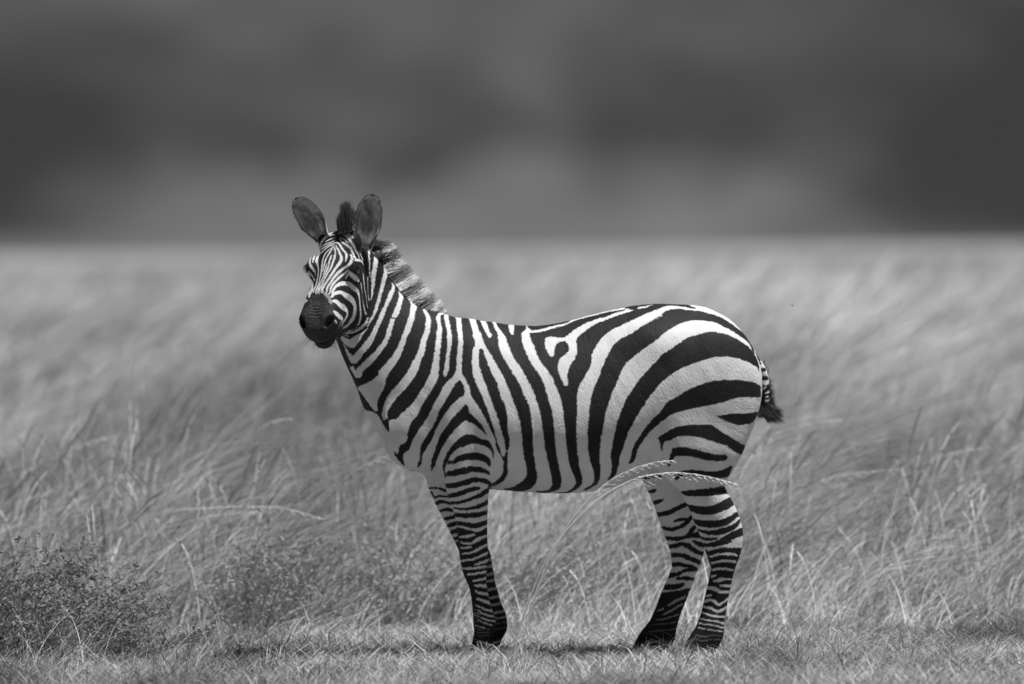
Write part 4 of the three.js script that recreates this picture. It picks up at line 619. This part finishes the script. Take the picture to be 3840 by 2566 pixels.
const FIELD = (x, z) => {                                             // paler straw and darker, greener sward, with vignetting tinted in at the sides
  const n = fbm(x * 0.36 + 7 + z * 0.12, z * 0.17 + 3, 0, 4), m = fbm(x * 1.1 + 2, z * 0.7 + 8, 4, 3), big = fbm(x * 0.05 + 1, z * 0.03 + 6, 8, 3);
  const weedyVignette = z > -18 ? sstep(0.4, 0.6, fbm(x * 0.5 + 31, z * 0.3, 6, 4)) * sstep(0.7, 2.0, Math.abs(x - 0.35)) : 0;  // dark weedy patches, thickened at both sides so the tint carries lens vignetting
  return clamp(0.6 + 2.8 * (n - 0.5) + 1.0 * (m - 0.5) + 0.7 * (big - 0.5) - 0.6 * weedyVignette + (z > -8 ? 0.35 * sstep(0.36, 0.5, fbm(x * 0.9 + 51, z * 0.7, 5, 3)) * sstep(1.4, 0.6, Math.abs(x - 0.4)) : 0) - (z > -9 ? 0.45 * sstep(0.38, 0.5, fbm(x * 1.2 + 4, z * 0.8 + 2, 3, 4)) * sstep(-0.4, -1.1, x) : 0), 0.06, 1.2);
};
const CLUMP = (x, z) => sstep(0.3, 0.66, fbm(x * 1.5 + 60, z * 1.1 + 13, 2, 3));   // tussocks and the gaps between them
const plainMat = new THREE.MeshStandardMaterial({ vertexColors: true, roughness: 0.85, side: THREE.DoubleSide });
function sow(name, label, variants, spots, mat = grassMat) {
  const m = new THREE.Matrix4(), q = new THREE.Quaternion(), s = new THREE.Vector3(), p = new THREE.Vector3(), up = new THREE.Vector3(0, 1, 0), by = variants.map(() => []);
  for (const sp of spots) by[Math.floor(sp.v * variants.length)].push(sp);
  by.forEach((list, k) => {
    const im = new THREE.InstancedMesh(variants[k], mat, list.length);
    list.forEach((sp, i) => { q.setFromAxisAngle(up, sp.turn); s.set(sp.s, sp.s * sp.tall, sp.s); p.set(sp.x, ground(sp.x, sp.z) - 0.003, sp.z); m.compose(p, q, s); im.setMatrixAt(i, m); im.setColorAt(i, grey(sp.c)); });
    put(im, name, label, 'grass').userData.kind = 'stuff';
  });
}
{
  const r = rng(101), half = (z, m) => 0.0925 * (DIST - z) + m;
  const strew = (z0, z1, per, margin, f) => { const out = [], area = (z0 - z1) * (half(z0, margin) + half(z1, margin)), n = Math.round(area * per); for (let i = 0; i < n; i++) { let z, x; do { z = mix(z0, z1, r()); } while (r() > half(z, margin) / half(z1, margin)); x = (r() * 2 - 1) * half(z, margin); const o = f(x, z); if (o) out.push({ x, z, v: r() * 0.9999, turn: (r() - 0.5) * 0.9, s: 0.8 + 0.4 * r(), tall: 1, c: 0.5, ...o }); } return out; };
  const edgeAt = (x) => -1.6 + 1.3 * (fbm(x * 1.1 + 20, 3, 0, 3) - 0.5);
  // rough short turf round the feet
  const turf = [1, 2, 3, 4].map((k) => blades(200 + k, 210, { spread: 0.14, h0: 0.012, h1: k === 4 ? 0.14 : 0.075, pow: 2, wind: 0.3, lean: 1.0, w0: 0.0016, w1: 0.0045, droop: 0.35, segs: 3, c0: 0.22, c1: 0.8, stalk: 0.012, plume: 0.006 }));
  const spots = []; for (let i = 0; i < 4600; i++) { const x = (r() * 2 - 1) * 3.3, z = mix(4.2, -2.9, r()), n = fbm(x * 2.2 + 3, z * 2.2, 2, 4), bare = sstep(0.4, 0.3, fbm(x * 1.7 + 14, z * 1.2 + 5, 6, 3)); if (r() < 0.75 * bare) continue; spots.push({ x, z, v: r() < 0.12 ? 0.9 : r() * 0.74, turn: r() * 7, s: 0.7 + 0.7 * r(), tall: 0.45 + 1.3 * n, c: 1.05 + 1.1 * (fbm(x * 3.1, z * 2.1, 5, 4) - 0.5) - 0.42 * sstep(0.44, 0.6, fbm(x * 1.9 + 8, z * 1.3, 9, 4) + 0.12 * sstep(0.5, 1.9, Math.abs(x - 0.1)) - 0.06) }); }  // mottled tint, its dark patches favoured towards both sides as painted vignetting
  sow('short_grass', 'short grazed turf of pale blades round the hooves', turf, spots);
  // knee-high fringe, then tall grass
  const fringe = [1, 2, 3].map((k) => blades(300 + k, 46, { spread: 0.14, h0: 0.08, h1: 0.42, pow: 1.6, wind: 0.3, lean: 0.5, w0: 0.0018, w1: 0.0048, segs: 5, c0: 0.26, c1: 0.75, stalk: 0.08, plume: 0.007 }));
  sow('grass_fringe', 'half-high tussocks where the turf meets the tall grass', fringe, strew(-0.6, -3.4, 24, 0.9, (x, z) => { const e = edgeAt(x); if (r() > 0.9 * sstep(e + 0.95, e - 0.3, z) ** 1.4) return null; const f = FIELD(x, z); return { c: 0.6 + 0.65 * f, tall: (0.35 + 0.75 * sstep(e + 0.9, e - 0.4, z)) * (0.6 + 0.7 * r()) }; }));
  const among = []; for (let k = 0; k < 34; k++) { const x = mix(-2.4, -1.1, r()), z = mix(-0.5, 0.45, r()); among.push({ x, z, v: r() * 0.9999, turn: (r() - 0.5) * 2, s: 0.7 + 0.3 * r(), tall: 0.5 + 0.5 * r(), c: 0.5 + 0.4 * r() }); }
  sow('grass_tufts', 'thin tufts of grass growing among the shrubs', fringe, among);
  const tall = [1, 2, 3, 4].map((k) => blades(400 + k, 58, { spread: 0.2, h0: 0.25, h1: 0.98, pow: 0.9, wind: 0.5, lean: 0.42, w0: 0.0018, w1: 0.0055, segs: 8, c0: 0.2, c1: 0.8, stalk: 0.2, plume: 0.011, droop: 0.34 }));
  sow('tall_grass', 'tall dry grass bowing in the wind behind the zebra', tall, strew(-1.4, -15, 27, 0.9, (x, z) => { const e = edgeAt(x) - 0.15; if (z > e) return null; const f = FIELD(x, z), c = CLUMP(x, z); if (r() > 0.25 + 0.75 * c) return null; return { c: 0.4 + 0.8 * f, tall: (0.55 + 0.45 * sstep(e, e - 1.4, z)) * (0.5 + 0.45 * c + 0.3 * f * r()) }; }));
  const mid = [1, 2, 3].map((k) => blades(500 + k, 62, { spread: 0.36, h0: 0.3, h1: 0.95, pow: 0.9, wind: 0.5, lean: 0.45, w0: 0.004, w1: 0.01, segs: 6, c0: 0.24, c1: 0.76, stalk: 0.22, plume: 0.022, droop: 0.34 }));
  sow('meadow_grass', 'dry savanna grass of the middle distance', mid, strew(-15, -75, 8, 1.5, (x, z) => { const f = FIELD(x, z), c = CLUMP(x * 0.45, z * 0.3); if (r() > 0.35 + 0.65 * c) return null; return { c: 0.22 + 0.48 * f, tall: 0.5 + 0.45 * c + 0.25 * f }; }), plainMat);
  const far = [1, 2, 3].map((k) => blades(600 + k, 80, { spread: 1.3, h0: 0.4, h1: 0.85, pow: 0.8, wind: 0.4, lean: 0.4, w0: 0.015, w1: 0.035, segs: 4, c0: 0.24, c1: 0.76, stalk: 0.2, plume: 0.06, droop: 0.3 }));
  sow('distant_grass', 'pale grass plain reaching to the horizon', far, strew(-75, -750, 0.32, 6, (x, z) => ({ c: 0.22 + 0.36 * FIELD(x * 0.5, z * 0.3), s: 0.9 + 0.5 * r() })), plainMat);
  // a few tufts between the camera and the animal, far out of focus
  const near = []; for (const [x, z, n] of [[0.62, 5.2, 6], [0.5, 6.0, 3], [0.9, 4.6, 4], [-1.1, 5.5, 4], [1.35, 5.0, 6], [-0.4, 5.4, 3]]) for (let k = 0; k < n; k++) near.push({ x: x + (r() - 0.5) * 0.5, z: z + (r() - 0.5) * 0.8, v: r() * 0.9999, turn: r() * 7, s: 0.8 + 0.3 * r(), tall: 0.7 + 0.4 * r(), c: 0.95 });
  sow('nearer_grass', 'loose tufts of pale grass closer than the zebra', fringe, near);
}
// ---------------------------------------------------------------- shrubs, weeds, stalks, a fly
function twigs(list) {                                               // tapered tubes along polylines: [points, r0, r1]
  const parts = list.map(([pts, r0, r1]) => { const c = new THREE.CatmullRomCurve3(pts), n = Math.max(3, pts.length * 2), g = new THREE.TubeGeometry(c, n, 1, 5, false), P = g.attributes.position, v = new THREE.Vector3(); for (let i = 0; i <= n; i++) { const ctr = c.getPointAt(i / n), rr = mix(r0, r1, i / n); for (let j = 0; j <= 5; j++) { const k = i * 6 + j; v.fromBufferAttribute(P, k).sub(ctr).multiplyScalar(rr).add(ctr); P.setXYZ(k, v.x, v.y, v.z); } } return g; });
  return mergeGeometries(parts);
}
const leafMat = new THREE.MeshPhysicalMaterial({ vertexColors: true, roughness: 0.7, side: THREE.DoubleSide, transmission: 0.25, thickness: 0 });
const bark = new THREE.MeshStandardMaterial({ color: grey(0.17), roughness: 0.9 }), straw = new THREE.MeshStandardMaterial({ color: grey(0.8), roughness: 0.6 });
function shrub(seed, name, label, group, x, z, o) {
  const r = rng(seed), root = new THREE.Group(); root.position.set(x, ground(x, z) - 0.01, z);
  const stems = [], P = [], C = [], I = [], d = new THREE.Vector3(), s = new THREE.Vector3(), up = new THREE.Vector3();
  const leaf = (p, size, tone) => { d.set(r() - 0.5, r() * 0.7 - 0.1, r() - 0.5).normalize(); s.set(r() - 0.5, r() - 0.5, r() - 0.5).cross(d).normalize(); up.crossVectors(d, s); const b = P.length / 3, w = size * o.slim; P.push(p.x, p.y, p.z, p.x + d.x * size * 0.5 + s.x * w + up.x * w * 0.3, p.y + d.y * size * 0.5 + s.y * w + up.y * w * 0.3, p.z + d.z * size * 0.5 + s.z * w + up.z * w * 0.3, p.x + d.x * size, p.y + d.y * size, p.z + d.z * size, p.x + d.x * size * 0.5 - s.x * w + up.x * w * 0.3, p.y + d.y * size * 0.5 - s.y * w + up.y * w * 0.3, p.z + d.z * size * 0.5 - s.z * w + up.z * w * 0.3); for (let k = 0; k < 4; k++) C.push(tone, tone, tone); I.push(b, b + 1, b + 2, b, b + 2, b + 3); };
  for (let k = 0; k < o.stems; k++) {
    const a = r() * 6.283, out = Math.sqrt(r()) * o.r, h = o.h * (1 - 0.45 * (out / o.r) ** 2) * (0.6 + 0.45 * r()), bx = Math.cos(a) * out * 0.35, bz = Math.sin(a) * out * 0.35, pts = [];
    for (let q = 0; q <= 4; q++) { const t = q / 4; pts.push(new THREE.Vector3(mix(bx, Math.cos(a) * out, t ** 1.3) + (r() - 0.5) * 0.03 + o.wind * h * t * t, h * t, mix(bz, Math.sin(a) * out, t ** 1.3) + (r() - 0.5) * 0.03)); }
    stems.push([pts, 0.0026, 0.001]); const c = new THREE.CatmullRomCurve3(pts);
    for (let q = 0; q < o.side; q++) {
      const t = 0.15 + 0.85 * r(), p = c.getPoint(t), an = r() * 6.283, len = o.twig * (0.5 + r()), e = new THREE.Vector3(p.x + Math.cos(an) * len, p.y + len * (r() * 0.9 - 0.1), p.z + Math.sin(an) * len);
      if (q % 2 === 0) stems.push([[p, p.clone().lerp(e, 0.5).add(new THREE.Vector3(0, 0.01, 0)), e], 0.0012, 0.0006]);
      for (let k2 = 0; k2 < o.leaves; k2++) { const w = p.clone().lerp(e, r()); w.x += (r() - 0.5) * 0.014; w.y += (r() - 0.5) * 0.014; w.z += (r() - 0.5) * 0.014; leaf(w, mix(o.l0, o.l1, r()), mix(o.c0, o.c1, r())); }
    }
  }
  const g = new THREE.BufferGeometry(); g.setAttribute('position', new THREE.Float32BufferAttribute(P, 3)); g.setAttribute('color', new THREE.Float32BufferAttribute(C, 3)); g.setIndex(I); g.computeVertexNormals();
  put(new THREE.Mesh(twigs(stems), bark), 'stem', null, null, null, root); put(new THREE.Mesh(g, leafMat), 'foliage', null, null, null, root);
  put(root, name, label, 'shrub', group); return root;
}
shrub(1, 'leafy_shrub', 'dense dark small-leaved shrub, the largest at the edge of the tall grass', null, -2.0, -0.35, { r: 0.6, h: 0.5, stems: 80, side: 28, leaves: 7, twig: 0.09, l0: 0.01, l1: 0.026, slim: 0.2, c0: 0.15, c1: 0.34, wind: 0.4 });
shrub(2, 'low_shrub', 'low spreading shrub on the turf beside the largest dark shrub', null, -1.6, 0.02, { r: 0.42, h: 0.24, stems: 34, side: 24, leaves: 8, twig: 0.08, l0: 0.01, l1: 0.024, slim: 0.2, c0: 0.14, c1: 0.34, wind: 0.35 });
const weed = { r: 0.45, h: 0.5, stems: 22, side: 22, leaves: 5, twig: 0.12, l0: 0.014, l1: 0.034, slim: 0.14, c0: 0.3, c1: 0.52, wind: 0.5 };
shrub(3, 'leafy_weed', 'leafy weed clump with a dark upright stem between the dark shrub and the zebra', 'leafy weeds before the tall grass', -1.02, -1.5, { ...weed, stems: 26, c0: 0.26, c1: 0.46 });
shrub(4, 'leafy_weed', 'pale leafy weed clump behind the zebra\'s chest, next to its forelegs', 'leafy weeds before the tall grass', -0.5, -1.95, { ...weed, h: 0.46 });
shrub(5, 'leafy_weed', 'short weed clump seen under the belly just behind the forelegs', 'leafy weeds before the tall grass', 0.1, -1.95, { ...weed, r: 0.34, h: 0.4 });

function stalk(label, path, heads, seed, group = 'arching grass stalks in front of the zebra') {                            // an arching stem with a drooping one-sided seed head
  const r = rng(seed), root = new THREE.Group(), b = path[0], pts = path.map((p) => new THREE.Vector3(p[0] - b[0], p[1] - b[1], p[2] - b[2])); root.position.set(...b);
  const c = new THREE.CatmullRomCurve3(pts), rows = []; for (let i = 0; i <= 30; i++) rows.push(c.getPointAt(i / 30));
  put(new THREE.Mesh(twigs([[rows, 0.004, 0.0016]]), straw), 'stem', null, null, null, root);
  const bits = [];
  for (let q = 0; q < heads; q++) {
    const t = mix(0.66, 0.995, q / heads), p = c.getPointAt(t), d = c.getTangentAt(t), side = q % 2 ? 1 : -1, n = new THREE.Vector3(-d.y, d.x, 0).multiplyScalar(side * (side > 0 ? 0.5 : 0.9)), len = mix(0.055, 0.018, (q / heads)) * (0.6 + 0.7 * r()), sag = 0.25 + 0.3 * r(), pp = [];
    for (let k = 0; k <= 4; k++) { const u = k / 4; pp.push(p.clone().addScaledVector(d, len * u * (0.9 + 0.2 * r())).addScaledVector(n, len * (0.55 * u - 0.25 * u * u)).add(new THREE.Vector3(0, -len * sag * u * u, (r() - 0.5) * 0.02 * u))); }
    bits.push([pp, 0.0012, 0.0007]);
    for (let k = 1; k <= 4; k++) for (let e = 0; e < 2; e++) { const w = pp[k], v = d.clone().add(new THREE.Vector3((r() - 0.5) * 0.8, (r() - 0.5) * 0.9, (r() - 0.5) * 0.8)).normalize(); bits.push([[w, w.clone().addScaledVector(v, 0.005), w.clone().addScaledVector(v, 0.009)], 0.0014, 0.0004]); }
  }
  put(new THREE.Mesh(twigs(bits), straw), 'seed_head', null, null, null, root);
  put(root, 'grass_stalk', label, 'grass', group);
}
{
  const lift = (list, z0, z1) => list.map(([x, y], i) => at(...rV(x, y), mix(z0, z1, Math.min(1, i / (list.length - 2))))), down = (p) => [p[0] - 0.035, ground(p[0] - 0.035, p[2]) - 0.01, p[2]];
  const a = lift([[1192, 1440], [1215, 1372], [1248, 1292], [1290, 1222], [1340, 1155], [1400, 1102], [1450, 1076], [1500, 1061], [1545, 1056]], 0.36, 0.4); a.unshift(down(a[0]));
  const b = lift([[1206, 1440], [1236, 1340], [1278, 1245], [1330, 1182], [1390, 1132], [1450, 1101], [1505, 1087], [1560, 1085], [1622, 1093], [1692, 1112]], 0.38, 0.42); b.unshift(down(b[0]));
  stalk('thin arching grass stalk whose seed head ends at the zebra\'s groin', a, 26, 3);
  stalk('longer arching grass stalk whose seed head reaches past the hind leg', b, 32, 4);
  const names = ['pale broken stalk folded over level above the weeds beside the dry stem', 'pale stalk bowing low over the weed clump between the shrub and the zebra', 'upright pale stalk curling over behind the dry stem, clear of the weeds', 'pale stalk arching above the largest dark shrub', 'pale stalk bowing toward the zebra\'s chest from the weeds',
    'long pale stalk bowing away level behind the hind leg', 'pale stalk arching up close behind the zebra\'s thigh, below the tail', 'pale stalk standing apart in the tall grass, well to the rear of the tail'];
  [[[386, 1330], [384, 1215], [396, 1176], [470, 1166], [560, 1162], [650, 1166], [740, 1190]], [[270, 1330], [300, 1240], [400, 1206], [500, 1181], [620, 1172]], [[556, 1180], [562, 1060], [582, 995], [620, 968], [670, 960]], [[40, 1250], [60, 1130], [110, 1060], [190, 1020], [260, 1000]], [[720, 1230], [760, 1130], [830, 1070], [900, 1040]],
    [[1690, 1260], [1730, 1170], [1820, 1120], [1950, 1088], [2060, 1075]], [[1680, 1150], [1710, 1050], [1770, 1000], [1850, 972], [1930, 962]], [[2010, 1270], [2030, 1150], [2090, 1080], [2180, 1040], [2270, 1025]]].forEach((line, i) => { const z = -2.4 - 0.45 * (i % 4), c = lift(line, z, z + 0.15); c.unshift(down(c[0])); stalk(names[i], c, 16, 20 + i, 'arching stalks among the tall grass'); });
}
{ // dark dry stems standing up out of the weeds
  const r = rng(55);
  for (const [label, x0, y0, y1, z] of [['dark dry upright stem rising from the weeds between shrub and zebra', 614, 1330, 1150, -2.4], ['thin dark dry stem just before the zebra\'s chest', 716, 1360, 1235, -2.5]]) {
    const t = at(...rV(x0, y1), z), g0 = [t[0] + 0.01, ground(t[0], z) - 0.01, z], root = new THREE.Group(); root.position.set(...g0);
    const h = t[1] - g0[1], pts = []; for (let k = 0; k <= 6; k++) pts.push(new THREE.Vector3(mix(0, t[0] - g0[0], k / 6) + (r() - 0.5) * 0.015, h * k / 6, (r() - 0.5) * 0.015));
    put(new THREE.Mesh(twigs([[pts, 0.004, 0.002]]), bark), 'stem', null, null, null, root);
    for (let k = 0; k < 8; k++) { const p = pts[2 + (k % 5)].clone(), g = new THREE.SphereGeometry(0.005 + 0.003 * r(), 8, 6); g.scale(1, 1.5, 1); g.translate(p.x + (r() - 0.5) * 0.02, p.y + (r() - 0.5) * 0.06, p.z); put(new THREE.Mesh(g, bark), 'seed_pod', null, null, null, root); }
    put(root, 'dry_stem', label, 'stem', 'dark dry stems among the weeds');
  }
}
{ // a fly in the air behind the rump
  const fly = new THREE.Group(); fly.position.set(...at(2972, 1146, 0.1));
  const dark = new THREE.MeshStandardMaterial({ color: grey(0.01), roughness: 0.4 }), b = new THREE.SphereGeometry(0.0019, 14, 10); b.scale(1.9, 0.9, 0.9); const h = new THREE.SphereGeometry(0.0014, 12, 8); h.translate(-0.0042, 0.0002, 0);
  put(new THREE.Mesh(b, dark), 'body', null, null, null, fly); put(new THREE.Mesh(h, dark), 'head', null, null, null, fly);
  for (const s of [1, -1]) { const w = new THREE.SphereGeometry(0.0022, 12, 6); w.scale(1.5, 0.06, 0.6); w.rotateY(s * 0.5); w.translate(0.002, 0.0018, s * 0.0022); put(new THREE.Mesh(w, new THREE.MeshPhysicalMaterial({ color: grey(0.4), roughness: 0.3, transmission: 0.6, thickness: 0 })), 'wing', null, null, null, fly); }
  put(fly, 'fly', 'tiny dark fly hovering in the air behind the zebra\'s rump', 'insect');
}
renderer.render(scene, camera);
